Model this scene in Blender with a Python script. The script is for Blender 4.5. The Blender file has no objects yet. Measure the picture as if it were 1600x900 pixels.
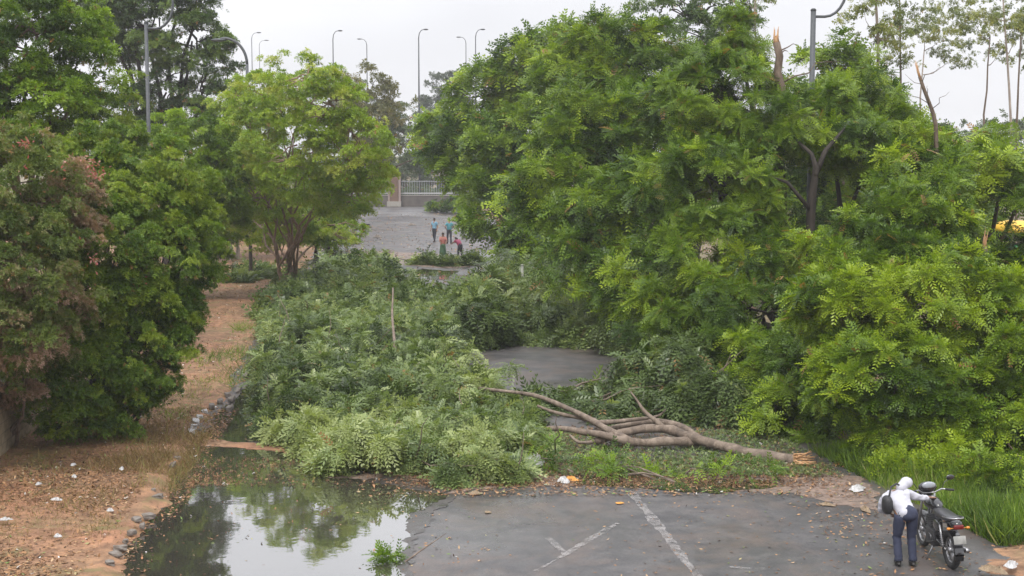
import bpy, bmesh, math, random
import numpy as np
from mathutils import Vector, Matrix, noise as mnoise

scene = bpy.context.scene
COL = scene.collection
R = math.radians

# ------------------------------------------------------------------ camera
CAM_H = 6.75
F = 2200.0                                   # focal length in photo pixels (1600 wide)
PITCH = math.atan((450 - 231) / F)
cam_d = bpy.data.cameras.new('camera')
cam = bpy.data.objects.new('camera', cam_d)
COL.objects.link(cam)
cam.location = (0, 0, CAM_H)
cam.rotation_euler = (R(90) - PITCH, 0, 0)
cam_d.sensor_width = 36
cam_d.lens = 36 * F / 1600
cam_d.clip_start = 0.5
cam_d.clip_end = 3000
scene.camera = cam

# ------------------------------------------------------------------ world, sun, exposure
SUN_EL, SUN_AZ = 58.0, 200.0                 # azimuth clockwise from +Y
w = bpy.data.worlds.new('World')
scene.world = w
w.use_nodes = True
wn, wl = w.node_tree.nodes, w.node_tree.links
wn.clear()
sky = wn.new('ShaderNodeTexSky')
sky.sky_type = 'NISHITA'
sky.sun_disc = False
sky.sun_elevation = R(SUN_EL)
sky.sun_rotation = R(SUN_AZ)
sky.dust_density = 4
sky.air_density = 1.2
tc = wn.new('ShaderNodeTexCoord')
mp = wn.new('ShaderNodeMapping'); mp.inputs['Scale'].default_value = (1.5, 1.5, 5)
nz = wn.new('ShaderNodeTexNoise'); nz.inputs['Scale'].default_value = 1.6; nz.inputs['Detail'].default_value = 3
cr = wn.new('ShaderNodeValToRGB')
cr.color_ramp.elements[0].color = (7.5, 7.55, 7.95, 1); cr.color_ramp.elements[0].position = .3
cr.color_ramp.elements[1].color = (9.3, 9.35, 9.7, 1); cr.color_ramp.elements[1].position = .7
mx = wn.new('ShaderNodeMix'); mx.data_type = 'RGBA'; mx.inputs[0].default_value = 0.93
bg = wn.new('ShaderNodeBackground'); bg.inputs['Strength'].default_value = 0.061
ow = wn.new('ShaderNodeOutputWorld')
wl.new(tc.outputs['Generated'], mp.inputs[0]); wl.new(mp.outputs[0], nz.inputs['Vector'])
wl.new(nz.outputs[0], cr.inputs[0])
wl.new(sky.outputs[0], mx.inputs[6]); wl.new(cr.outputs[0], mx.inputs[7])
sx = wn.new('ShaderNodeSeparateXYZ'); wl.new(tc.outputs['Generated'], sx.inputs[0])   # overcast: brighter overhead than at the horizon
mm = wn.new('ShaderNodeMath'); mm.operation = 'MAXIMUM'; mm.inputs[1].default_value = 0; wl.new(sx.outputs[2], mm.inputs[0])
ma = wn.new('ShaderNodeMath'); ma.operation = 'MULTIPLY_ADD'; ma.inputs[1].default_value = 1.7; ma.inputs[2].default_value = 1; wl.new(mm.outputs[0], ma.inputs[0])
vs = wn.new('ShaderNodeVectorMath'); vs.operation = 'SCALE'; wl.new(mx.outputs[2], vs.inputs[0]); wl.new(ma.outputs[0], vs.inputs['Scale'])
wl.new(vs.outputs[0], bg.inputs[0]); wl.new(bg.outputs[0], ow.inputs[0])

sd = bpy.data.lights.new('sun', 'SUN')
sd.energy = 1.5
sd.angle = R(14)
sd.color = (1, .97, .92)
sun = bpy.data.objects.new('sun', sd)
COL.objects.link(sun)
_az, _el = R(SUN_AZ), R(SUN_EL)
_s = Vector((math.sin(_az) * math.cos(_el), math.cos(_az) * math.cos(_el), math.sin(_el)))
sun.rotation_euler = _s.to_track_quat('Z', 'Y').to_euler()

scene.view_settings.view_transform = 'Standard'
scene.view_settings.look = 'None'
scene.view_settings.exposure = 0.78
scene.view_settings.gamma = 1
scene.render.engine = 'CYCLES'
scene.cycles.max_bounces = 6
scene.cycles.diffuse_bounces = 2
scene.cycles.glossy_bounces = 2
scene.cycles.transmission_bounces = 3
scene.cycles.volume_bounces = 2

# ------------------------------------------------------------------ pixel -> world helpers
CP, SP = math.cos(PITCH), math.sin(PITCH)
def ray(px, py):
    x = (px - 800) / F; y = -(py - 450) / F
    return Vector((x, CP + y * SP, -SP + y * CP))
def P(px, py, Y):
    d = ray(px, py); return Vector((0, 0, CAM_H)) + d * (Y / d.y)
def G(px, py, z=0.0):
    d = ray(px, py); return Vector((0, 0, CAM_H)) + d * ((z - CAM_H) / d.z)
RS = -0.0909                                  # road heads slightly left
def RX(c, Y): return c + RS * Y

# ------------------------------------------------------------------ object helpers
def tag(o, label=None, cat=None, group=None, kind=None):
    if label: o['label'] = label
    if cat: o['category'] = cat
    if group: o['group'] = group
    if kind: o['kind'] = kind
    return o
def empty(name, loc, label, cat, group=None, rz=0.0):
    o = bpy.data.objects.new(name, None); COL.objects.link(o)
    o.location = loc; o.rotation_euler = (0, 0, rz); o.empty_display_size = .3
    return tag(o, label, cat, group)
def link(name, me, mat=None, parent=None, loc=None, rot=None):
    o = bpy.data.objects.new(name, me); COL.objects.link(o)
    if mat is not None and len(me.materials) == 0: me.materials.append(mat)
    if parent is not None: o.parent = parent
    if loc is not None: o.location = loc
    if rot is not None: o.rotation_euler = rot
    return o
def np_mesh(name, V, Fq, smooth=False):
    """quads from arrays"""
    me = bpy.data.meshes.new(name)
    V = np.ascontiguousarray(V, dtype=np.float32); Fq = np.ascontiguousarray(Fq, dtype=np.int32)
    k = Fq.shape[1]
    me.vertices.add(len(V)); me.vertices.foreach_set('co', V.ravel())
    me.loops.add(Fq.size); me.loops.foreach_set('vertex_index', Fq.ravel())
    me.polygons.add(len(Fq))
    me.polygons.foreach_set('loop_start', np.arange(0, Fq.size, k, dtype=np.int32))
    if smooth: me.polygons.foreach_set('use_smooth', np.ones(len(Fq), dtype=bool))
    me.update(calc_edges=True)
    return me
def face_attr(me, name, vals):
    a = me.attributes.new(name, 'FLOAT', 'FACE')
    a.data.foreach_set('value', np.ascontiguousarray(vals, dtype=np.float32))

class MB:
    """collects tubes / boxes / lathes into one mesh"""
    def __init__(s): s.v = []; s.f = []
    def add(s, vs, fs):
        b = len(s.v); s.v += [tuple(v) for v in vs]; s.f += [tuple(i + b for i in f) for f in fs]
        return s
    def tube(s, pts, rad, n=8, cap=True):
        pts = [Vector(p) for p in pts]
        if not hasattr(rad, '__len__'): rad = [rad] * len(pts)
        vs, fs = [], []
        prev = None
        for i, p in enumerate(pts):
            a = pts[max(i - 1, 0)]; b = pts[min(i + 1, len(pts) - 1)]
            t = (b - a).normalized() if (b - a).length > 1e-9 else Vector((0, 0, 1))
            if prev is None:
                u = t.cross(Vector((0, 0, 1)))
                if u.length < 1e-3: u = t.cross(Vector((0, 1, 0)))
            else: u = prev - t * prev.dot(t)
            u.normalize(); prev = u; v = t.cross(u)
            for k in range(n):
                an = 2 * math.pi * k / n
                vs.append(p + (u * math.cos(an) + v * math.sin(an)) * rad[i])
        for i in range(len(pts) - 1):
            for k in range(n):
                a = i * n + k; b = i * n + (k + 1) % n
                fs.append((a, b, b + n, a + n))
        if cap:
            fs.append(tuple(reversed(range(n)))); fs.append(tuple(range((len(pts) - 1) * n, len(pts) * n)))
        return s.add(vs, fs)
    def box(s, c, size, rot=None):
        x, y, z = [q / 2 for q in size]
        vs = [Vector((i * x, j * y, k * z)) for i in (-1, 1) for j in (-1, 1) for k in (-1, 1)]
        if rot is not None: vs = [rot @ v for v in vs]
        vs = [v + Vector(c) for v in vs]
        return s.add(vs, [(0, 1, 3, 2), (4, 6, 7, 5), (0, 4, 5, 1), (2, 3, 7, 6), (0, 2, 6, 4), (1, 5, 7, 3)])
    def ring(s, c, axis, R0, r, n=28, m=8, flat=1.0):
        """torus"""
        axis = Vector(axis).normalized(); u = axis.orthogonal().normalized(); v = axis.cross(u)
        vs, fs = [], []
        for i in range(n):
            a = 2 * math.pi * i / n; d = u * math.cos(a) + v * math.sin(a)
            for k in range(m):
                b = 2 * math.pi * k / m
                vs.append(Vector(c) + d * (R0 + r * math.cos(b)) + axis * r * flat * math.sin(b))
        for i in range(n):
            for k in range(m):
                fs.append((i * m + k, ((i + 1) % n) * m + k, ((i + 1) % n) * m + (k + 1) % m, i * m + (k + 1) % m))
        return s.add(vs, fs)
    def blob(s, c, r, n=12, m=8, rot=None, fn=None):
        vs, fs = [], []
        for i in range(m + 1):
            th = math.pi * i / m
            for k in range(n):
                ph = 2 * math.pi * k / n
                q = Vector((math.sin(th) * math.cos(ph), math.sin(th) * math.sin(ph), math.cos(th)))
                if fn: q = fn(q)
                q = Vector((q.x * r[0], q.y * r[1], q.z * r[2]))
                if rot is not None: q = rot @ q
                vs.append(q + Vector(c))
        for i in range(m):
            for k in range(n):
                fs.append((i * n + k, (i + 1) * n + k, (i + 1) * n + (k + 1) % n, i * n + (k + 1) % n))
        return s.add(vs, fs)
    def mesh(s, name, smooth=True):
        me = bpy.data.meshes.new(name); me.from_pydata(s.v, [], s.f)
        bm = bmesh.new(); bm.from_mesh(me)
        bmesh.ops.remove_doubles(bm, verts=bm.verts, dist=1e-5)
        bmesh.ops.recalc_face_normals(bm, faces=bm.faces)
        bm.to_mesh(me); bm.free()
        if smooth:
            for p in me.polygons: p.use_smooth = True
        return me
    def build(s, name, mat, parent=None, smooth=True, loc=None, bevel=0):
        o = link(name, s.mesh(name, smooth), mat, parent, loc)
        if bevel:
            b = o.modifiers.new('bevel', 'BEVEL'); b.width = bevel; b.segments = 2; b.limit_method = 'ANGLE'
        return o

# ------------------------------------------------------------------ materials
MATS = {}
def nodes_of(name):
    m = bpy.data.materials.new(name); m.use_nodes = True
    nt = m.node_tree; nt.nodes.clear()
    out = nt.nodes.new('ShaderNodeOutputMaterial')
    return m, nt, out
def ramp(nt, stops, interp='LINEAR'):
    r = nt.nodes.new('ShaderNodeValToRGB'); e = r.color_ramp
    e.interpolation = interp
    while len(e.elements) < len(stops): e.elements.new(.5)
    for i, (p, c) in enumerate(stops):
        e.elements[i].position = p; e.elements[i].color = (*c, 1) if len(c) == 3 else c
    return r
def noise_n(nt, scale, detail=4, rough=.55, vec=None, dist=0):
    n = nt.nodes.new('ShaderNodeTexNoise'); n.inputs['Scale'].default_value = scale
    n.inputs['Detail'].default_value = detail; n.inputs['Roughness'].default_value = rough
    n.inputs['Distortion'].default_value = dist
    if vec is not None: nt.links.new(vec, n.inputs['Vector'])
    return n
def mixc(nt, fac, a, b, mode='MIX'):
    m = nt.nodes.new('ShaderNodeMix'); m.data_type = 'RGBA'; m.blend_type = mode
    for s_, v in ((m.inputs[0], fac), (m.inputs[6], a), (m.inputs[7], b)):
        if hasattr(v, 'links') or isinstance(v, bpy.types.NodeSocket): nt.links.new(v, s_)
        elif isinstance(v, (int, float)): s_.default_value = v
        else: s_.default_value = (*v, 1)
    return m.outputs[2]
def simple(name, c1, c2=None, rough=.6, metal=0, scale=12, bump=.0, bscale=40, spec=.5, coat=0):
    if name in MATS: return MATS[name]
    m, nt, out = nodes_of(name)
    b = nt.nodes.new('ShaderNodeBsdfPrincipled'); nt.links.new(b.outputs[0], out.inputs[0])
    b.inputs['Roughness'].default_value = rough; b.inputs['Metallic'].default_value = metal
    b.inputs['Specular IOR Level'].default_value = spec
    b.inputs['Coat Weight'].default_value = coat
    t = nt.nodes.new('ShaderNodeTexCoord')
    n = noise_n(nt, scale, 5, .6, t.outputs['Object'])
    r = ramp(nt, [(.3, c1), (.7, c2 or tuple(x * .75 for x in c1))])
    nt.links.new(n.outputs[0], r.inputs[0]); nt.links.new(r.outputs[0], b.inputs['Base Color'])
    if bump:
        n2 = noise_n(nt, bscale, 6, .65, t.outputs['Object'])
        bp = nt.nodes.new('ShaderNodeBump'); bp.inputs['Strength'].default_value = bump; bp.inputs['Distance'].default_value = .02
        nt.links.new(n2.outputs[0], bp.inputs['Height']); nt.links.new(bp.outputs[0], b.inputs['Normal'])
    MATS[name] = m
    return m
def leaf_mat(name, stops, rough=.42, trans=.32, spec=.36):
    if name.startswith('leaf_'): stops = [(p_ * .96, c_) for p_, c_ in stops] + [(.99, (.26, .15, .05))]
    m, nt, out = nodes_of(name)
    at = nt.nodes.new('ShaderNodeAttribute'); at.attribute_name = 'tint'
    r = ramp(nt, stops); nt.links.new(at.outputs['Fac'], r.inputs[0])
    b = nt.nodes.new('ShaderNodeBsdfPrincipled')
    b.inputs['Roughness'].default_value = rough; b.inputs['Specular IOR Level'].default_value = spec
    nt.links.new(r.outputs[0], b.inputs['Base Color'])
    tr = nt.nodes.new('ShaderNodeBsdfTranslucent')
    g = mixc(nt, 1.0, r.outputs[0], (1.25, 1.3, .55), 'MULTIPLY'); nt.links.new(g, tr.inputs[0])
    mx = nt.nodes.new('ShaderNodeMixShader'); mx.inputs[0].default_value = trans
    nt.links.new(b.outputs[0], mx.inputs[1]); nt.links.new(tr.outputs[0], mx.inputs[2])
    nt.links.new(mx.outputs[0], out.inputs[0])
    MATS[name] = m
    return m
def bark_mat(name, c1, c2, c3, scale=6):
    m, nt, out = nodes_of(name)
    t = nt.nodes.new('ShaderNodeTexCoord')
    mpn = nt.nodes.new('ShaderNodeMapping'); mpn.inputs['Scale'].default_value = (1, 1, .3)
    nt.links.new(t.outputs['Object'], mpn.inputs[0])
    n = noise_n(nt, scale, 8, .7, mpn.outputs[0], .6)
    n2 = noise_n(nt, scale * 5, 6, .7, mpn.outputs[0])
    r = ramp(nt, [(.3, c1), (.5, c2), (.72, c3)]); nt.links.new(n.outputs[0], r.inputs[0])
    b = nt.nodes.new('ShaderNodeBsdfPrincipled'); b.inputs['Roughness'].default_value = .8
    nt.links.new(r.outputs[0], b.inputs['Base Color'])
    bp = nt.nodes.new('ShaderNodeBump'); bp.inputs['Strength'].default_value = .8; bp.inputs['Distance'].default_value = .03
    nt.links.new(n2.outputs[0], bp.inputs['Height']); nt.links.new(bp.outputs[0], b.inputs['Normal'])
    nt.links.new(b.outputs[0], out.inputs[0])
    MATS[name] = m
    return m

leaf_mat('leaf_rain_tree', [(0, (.03, .065, .006)), (.3, (.085, .155, .010)), (.6, (.165, .25, .015)), (1, (.30, .39, .022))])
leaf_mat('leaf_fallen', [(0, (.035, .06, .015)), (.4, (.105, .155, .045)), (.75, (.185, .245, .08)), (1, (.3, .35, .13))], rough=.4, spec=.5)
leaf_mat('leaf_fresh', [(0, (.04, .08, .008)), (.4, (.11, .19, .012)), (1, (.24, .35, .02))])
leaf_mat('leaf_yellow', [(0, (.11, .17, .016)), (.4, (.185, .28, .022)), (.8, (.28, .38, .03)), (1, (.36, .4, .07))])
leaf_mat('leaf_dense', [(0, (.03, .06, .008)), (.4, (.075, .14, .015)), (.8, (.15, .23, .02)), (1, (.24, .31, .03))], rough=.45)
leaf_mat('leaf_tall', [(0, (.035, .065, .02)), (.5, (.08, .135, .03)), (1, (.16, .23, .045))])
leaf_mat('leaf_bougainvillea', [(0, (.07, .11, .02)), (.45, (.15, .2, .04)), (.62, (.2, .19, .08)), (.8, (.27, .19, .12)), (1, (.38, .25, .19))], rough=.55)
leaf_mat('leaf_olive', [(0, (.08, .09, .035)), (.5, (.14, .145, .06)), (1, (.22, .19, .09))])
leaf_mat('leaf_far', [(0, (.05, .075, .035)), (1, (.10, .14, .06))])
leaf_mat('leaf_gum', [(0, (.07, .09, .02)), (.6, (.15, .19, .04)), (1, (.24, .25, .05))])
leaf_mat('grass_blade', [(0, (.05, .09, .015)), (.4, (.11, .19, .02)), (.75, (.2, .29, .03)), (1, (.32, .3, .12))], rough=.5)
leaf_mat('dry_grass', [(0, (.12, .08, .035)), (.5, (.26, .18, .08)), (.8, (.24, .24, .08)), (1, (.14, .2, .04))], rough=.8)
leaf_mat('litter', [(0, (.06, .035, .02)), (.3, (.19, .10, .05)), (.6, (.34, .18, .08)), (.85, (.42, .30, .18)), (.95, (.12, .2, .04)), (1, (.62, .6, .56))], rough=.7, trans=.05)
leaf_mat('flower', [(0, (.35, .09, .09)), (1, (.42, .22, .18))], rough=.6)
bark_mat('bark_brown', (.05, .032, .022), (.12, .085, .06), (.2, .15, .11))
bark_mat('bark_reddish', (.14, .085, .06), (.26, .17, .12), (.4, .31, .25))
bark_mat('bark_dark', (.012, .010, .008), (.028, .021, .016), (.05, .038, .028))
bark_mat('bark_fallen', (.06, .045, .035), (.16, .12, .09), (.29, .23, .18), 5)
bark_mat('bark_pale', (.14, .11, .09), (.28, .23, .19), (.45, .39, .34))
bark_mat('split_wood', (.26, .12, .05), (.5, .28, .13), (.62, .46, .3), 14)
MET = simple('grey_metal', (.05, .056, .062), (.08, .086, .092), .6, 0)

# ------------------------------------------------------------------ foliage machinery
def rng(seed): return np.random.default_rng(seed)
def unit(a): return a / np.maximum(np.linalg.norm(a, axis=-1, keepdims=True), 1e-9)
def tmpl_frond(pairs=5, droop=.35, ang=58, ll=.34, lw=.085):
    """pinnate leaf: leaflet quads both sides of a hanging rachis, length 1 along +x"""
    V = []
    for i in range(pairs):
        t = .12 + .86 * i / (pairs - 1)
        L = ll * (1 - .45 * abs(t - .5) * 1.6)
        for sgn in (-1, 1):
            a = R(ang - 20 * t)
            dx, dy = math.cos(a), math.sin(a) * sgn
            nx, ny = -dy, dx
            z0 = -droop * t * t
            for (u, v) in ((0, 0), (.5, -lw / 2 / L), (1, 0), (.5, lw / 2 / L)):
                x = t + dx * u * L + nx * v * L; y = dy * u * L + ny * v * L
                V.append((x, y, z0 - .35 * u * L * .6))
    V = np.array(V); return V, np.arange(len(V)).reshape(-1, 4)
def tmpl_leaf(wd=.42, fold=.12):
    V = np.array([(0, 0, 0), (.5, -wd / 2, -fold), (1, 0, -.15), (.5, wd / 2, -fold)])
    return V, np.array([[0, 1, 2, 3]])
def tmpl_sprig(n=5, wd=.32, seed=3, spread=1.0):
    """a twig end with a few simple leaves"""
    g = rng(seed); V = []
    for i in range(n):
        a = i * 2.4; t = .15 + .7 * i / n
        d = np.array([.5, math.cos(a) * .8 * spread, math.sin(a) * .55]); d /= np.linalg.norm(d)
        s = np.cross(d, [0.1, .2, 1]); s /= np.linalg.norm(s)
        L = .5 * g.uniform(.7, 1.1); b = np.array([t * .7, 0, -.1 * t])
        for u, v, zz in ((0, 0, 0), (.5, -wd / 2, -.05), (1, 0, -.12), (.5, wd / 2, -.05)):
            V.append(b + d * u * L + s * v * L + np.array([0, 0, zz * L]))
    V = np.array(V); return V, np.arange(len(V)).reshape(-1, 4)
T_FR6 = tmpl_frond(5, ll=.38, lw=.13); T_FR4 = tmpl_frond(4, ll=.44, lw=.19); T_FR3 = tmpl_frond(3, ll=.5, lw=.22)
T_HANG = tmpl_frond(5, droop=.75, ang=48, ll=.4, lw=.13)
T_LEAF = tmpl_leaf(); T_SPRIG = tmpl_sprig(6, .46, 3); T_SPRIG7 = tmpl_sprig(7, .36, 5)
T_BLADE = (np.array([(0, -.02, 0), (.5, -.016, .02), (.5, .016, .02), (0, .02, 0), (.5, -.016, .02), (1, -.003, -.12), (1, .003, -.12), (.5, .016, .02)]), np.array([[0, 1, 2, 3], [4, 5, 6, 7]]))

def scatter(name, tm, base, D, N, size, tint, mat, parent=None):
    TV, TF = tm
    D = unit(D); S = unit(np.cross(N, D)); N = np.cross(D, S)
    s = size[:, None, None]
    V = base[:, None, :] + s * (TV[None, :, 0, None] * D[:, None, :] + TV[None, :, 1, None] * S[:, None, :] + TV[None, :, 2, None] * N[:, None, :])
    n, k = len(base), len(TV)
    Fq = TF[None] + (np.arange(n) * k)[:, None, None]
    me = np_mesh(name, V.reshape(-1, 3), Fq.reshape(-1, 4))
    g = rng(len(base))
    tt = np.repeat(tint, len(TF)) + g.normal(0, .05, n * len(TF))
    tt = np.clip(tt, 0, .95); tt[np.repeat(g.random(n) < .012, len(TF))] = 1.0
    face_attr(me, 'tint', tt)
    return link(name, me, MATS[mat], parent)

def lowfreq(Pn, scale, seed):
    """cheap smooth 3-D variation in -1..1"""
    g = rng(seed); out = np.zeros(len(Pn))
    for _ in range(5):
        k = g.normal(0, 1, 3) * scale; out += np.sin(Pn @ k + g.uniform(0, 6.28))
    return out / 2.6

def clumps_of(lobes, cr_, dens, g, seed, inner=.25, back=.55, zmin=None):
    C, O, RR = [], [], []
    for (c, rx, ry, rz) in lobes:
        c = np.array(c); rad = np.array((rx, ry, rz))
        area = 4 * math.pi * ((rx * ry) ** 1.6 / 3 + (rx * rz) ** 1.6 / 3 + (ry * rz) ** 1.6 / 3) ** (1 / 1.6)
        n = max(6, int(dens * area / (math.pi * (cr_ * 1.0) ** 2)))
        d = unit(g.normal(0, 1, (n, 3)))
        keep = (d[:, 1] < .35) | (g.random(n) < back)
        d = d[keep]; n = len(d)
        rr = 1 + .2 * lowfreq(d * 1.0 + c * .3, 2.6, seed) + g.normal(0, .05, n)
        inn = g.random(n) < inner
        rr[inn] *= g.uniform(.45, .8, inn.sum())
        C.append(c + d * rad * rr[:, None]); O.append(unit(d / rad)); RR.append(cr_ * g.uniform(.6, 1.35, n))
    C, O, RR = np.vstack(C), np.vstack(O), np.concatenate(RR)
    k = g.random(len(C)) < .14                   # stray sprays standing proud of the outline
    C[k] += O[k] * g.uniform(.3, 1.1, (k.sum(), 1)) * cr_ * 1.6 + g.normal(0, cr_ * .4, (k.sum(), 3)); RR[k] *= .6
    C0_, O0_, R0_ = C, O, RR
    keep = np.ones(len(C), bool)                 # drop clumps deep inside other lobes
    for (c, rx, ry, rz) in lobes:
        q = (((C - np.array(c)) / np.array((rx, ry, rz))) ** 2).sum(1)
        keep &= ~((q < .3) & (g.random(len(C)) < .75))
    if zmin is not None: keep &= C[:, 2] > zmin
    if keep.sum() < 5: C0_ = C0_.copy(); C0_[:, 2] = np.maximum(C0_[:, 2], (zmin or -99) + .05); return C0_, O0_, R0_
    return C[keep], O[keep], RR[keep]

PER_K, DENS_K, SIZE_K, CR_K = 1.2, 1.25, .88, .62
def foliage(name, lobes, mat, parent, seed, cr_=.6, dens=1.0, per=55, tm=None, size=.34, droop=.3, up=.5, inner=.25,
            tbase=.4, tvar=.2, young=.18, back=.55, zmin=None, flat=.55, rise=0.0):
    g = rng(seed); per *= PER_K; cr_ *= CR_K; dens *= DENS_K; size *= SIZE_K
    C, O, RR = clumps_of(lobes, cr_, dens, g, seed, inner, back, zmin)
    nc = len(C)
    tvar *= 1.0; ct = tbase + tvar * lowfreq(C, .5 / max(cr_, .4), seed + 1) + g.normal(0, tvar * .75, nc)
    yg = g.random(nc) < young; ct[yg] += g.uniform(.2, .45, yg.sum())
    idx = np.repeat(np.arange(nc), np.maximum(8, (per * (RR / cr_) ** 2).astype(int)))
    n = len(idx)
    d = unit(g.normal(0, 1, (n, 3)) + O[idx] * .55 + np.array([0, 0, up]))
    r = g.random(n) ** .6 * g.uniform(.8, 1.25, n)
    d[:, 2] = np.where(d[:, 2] < -.25, -d[:, 2] * .6, d[:, 2]); d = unit(d)
    base = C[idx] + d * (RR[idx] * r)[:, None] * np.array([1, 1, flat]) - np.array([0, 0, 1]) * (RR[idx] * droop * r * r)[:, None]
    D = d + g.normal(0, .45, (n, 3)); D[:, 2] -= droop * .9; D[:, 2] += rise
    N = g.normal(0, .38, (n, 3)) + np.array([0, 0, 1]) + O[idx] * .45
    sz = size * g.uniform(.45, 1.4, n)
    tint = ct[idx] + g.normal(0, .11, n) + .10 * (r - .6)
    if zmin is not None: base[:, 2] = np.maximum(base[:, 2], zmin + .02)
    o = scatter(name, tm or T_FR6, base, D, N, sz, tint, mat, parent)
    return o, C

def curve_pts(a, b, n, bow, g, jit=.05):
    a, b = Vector(a), Vector(b); out = []
    L = (b - a).length
    j = [Vector(g.normal(0, jit * L, 3)) for _ in range(n + 1)]
    for i in range(n + 1):
        t = i / n; p = a.lerp(b, t) + Vector(bow) * (4 * t * (1 - t))
        if 0 < i < n: p += j[i] * .6
        out.append(p)
    return out

def tree(kind_name, label, cat, base, lobes_px, mat, bark='bark_brown', seed=1, group=None, trunk_r=.16, depth_k=.8,
         forks=1, limbs=10, extra=None, **kw):
    """base: world point on the ground; lobes_px: (px, py, Y, rx_px, ry_px)"""
    base = Vector(base)
    t = empty(kind_name, base, label, cat, group)
    g = rng(seed)
    lobes = []
    for (px, py, Y, rx, ry) in lobes_px:
        c = P(px, py, Y) - base; k = Y / F
        q = kw.get('cr_', .6) * .38; rx, ry = max(rx * k - q, rx * k * .55), max(ry * k - q, ry * k * .55); lobes.append(((c.x, c.y, c.z), rx, max(rx, ry) * depth_k, ry))
    zg = -base.z + .05
    o, C = foliage('crown', lobes, mat, t, seed, zmin=kw.pop('zmin', zg), **kw)
    m = MB()
    zs = [l[0][2] - l[3] * .5 for l in lobes]
    cen = Vector(np.mean([l[0] for l in lobes], axis=0)); fork_z = max(.8, min(zs) * .55)
    top = Vector((cen.x * .35, cen.y * .35, fork_z))
    for f in range(forks):
        off = Vector((g.normal(0, .18), g.normal(0, .12), 0)) if forks > 1 else Vector((0, 0, 0))
        tp = top + (Vector((g.normal(0, .5), g.normal(0, .4), g.normal(0, .3))) if forks > 1 else Vector())
        pts = curve_pts(off + Vector((0, 0, -.15)), tp, 6, (g.normal(0, .12), 0, 0), g, .02)
        rr = [trunk_r * (1.35 if i == 0 else 1 - .06 * i) / (forks ** .5) for i in range(7)]
        m.tube(pts, rr, 9)
        for li, (c, rx, ry, rz) in enumerate(lobes):
            if forks > 1 and li % forks != f and len(lobes) >= forks: continue
            cc = Vector(c) - Vector((0, 0, rz * .1))
            m.tube(curve_pts(pts[-1], cc, 6, (0, 0, .08 * (cc - pts[-1]).length), g, .04), [trunk_r * .5 * (1 - .11 * i) / (forks ** .5) for i in range(7)], 7)
            near = C[np.argsort((((C - np.array(c)) / np.array((rx, ry, rz))) ** 2).sum(1))]
            near = near[:max(limbs * 3, 3)]
            for k in g.choice(len(near), min(limbs, len(near)), replace=False):
                m.tube(curve_pts(cc.lerp(Vector(near[int(g.integers(len(near)))]), .45), near[k], 4, (0, 0, .05), g, .06), [trunk_r * .17, trunk_r * .14, trunk_r * .11, trunk_r * .07, trunk_r * .03], 5)
    if extra: extra(m, t, base)
    m.build('trunk', MATS[bark], t)
    return t

# ================================================================== GROUND
def ground_mat(name, soil, patch, lit, scale=1.0, rough=.9, bump=.6, green=None):
    m, nt, out = nodes_of(name)
    t = nt.nodes.new('ShaderNodeTexCoord'); v = t.outputs['Object']
    a = noise_n(nt, .35 * scale, 6, .65, v, .4); b_ = noise_n(nt, 3.0 * scale, 8, .75, v); c_ = noise_n(nt, 22 * scale, 5, .8, v)
    r1 = ramp(nt, [(.35, soil), (.62, patch)]); nt.links.new(a.outputs[0], r1.inputs[0])
    r2 = ramp(nt, [(.33, (.42, .36, .33)), (.5, (.95, .95, .95)), (.66, (1.5, 1.45, 1.38))]); nt.links.new(b_.outputs[0], r2.inputs[0])
    col = mixc(nt, 1.0, r1.outputs[0], r2.outputs[0], 'MULTIPLY')
    r3 = ramp(nt, [(.55, (0, 0, 0)), (.66, (1, 1, 1))]); nt.links.new(c_.outputs[0], r3.inputs[0])
    mf = nt.nodes.new('ShaderNodeMath'); mf.operation = 'MULTIPLY'; mf.inputs[1].default_value = .55
    nt.links.new(r3.outputs[0], mf.inputs[0])
    col = mixc(nt, mf.outputs[0], col, lit)
    if green:
        gn = noise_n(nt, .8 * scale, 5, .7, v, .3); r4 = ramp(nt, [(.52, (0, 0, 0)), (.64, (.8, .8, .8))]); nt.links.new(gn.outputs[0], r4.inputs[0])
        col = mixc(nt, r4.outputs[0], col, green)
    b = nt.nodes.new('ShaderNodeBsdfPrincipled'); b.inputs['Roughness'].default_value = rough
    nt.links.new(col, b.inputs['Base Color'])
    bp = nt.nodes.new('ShaderNodeBump'); bp.inputs['Strength'].default_value = bump; bp.inputs['Distance'].default_value = .05
    nt.links.new(b_.outputs[0], bp.inputs['Height']); nt.links.new(bp.outputs[0], b.inputs['Normal'])
    nt.links.new(b.outputs[0], out.inputs[0]); MATS[name] = m
    return m
ground_mat('soil', (.27, .135, .075), (.22, .135, .075), (.09, .05, .03), green=(.14, .12, .045))
ground_mat('field', (.12, .11, .05), (.18, .13, .08), (.08, .09, .03))
ground_mat('silt', (.21, .15, .12), (.14, .11, .09), (.1, .06, .04), scale=2, rough=.6)

g0 = MB(); S = 900
g0.add([(-S, -200, 0), (S, -200, 0), (S, 1200, 0), (-S, 1200, 0)], [(0, 1, 2, 3)])
o = g0.build('ground', MATS['field'], smooth=False, loc=(0, 0, -.06)); tag(o, kind='structure')

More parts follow.
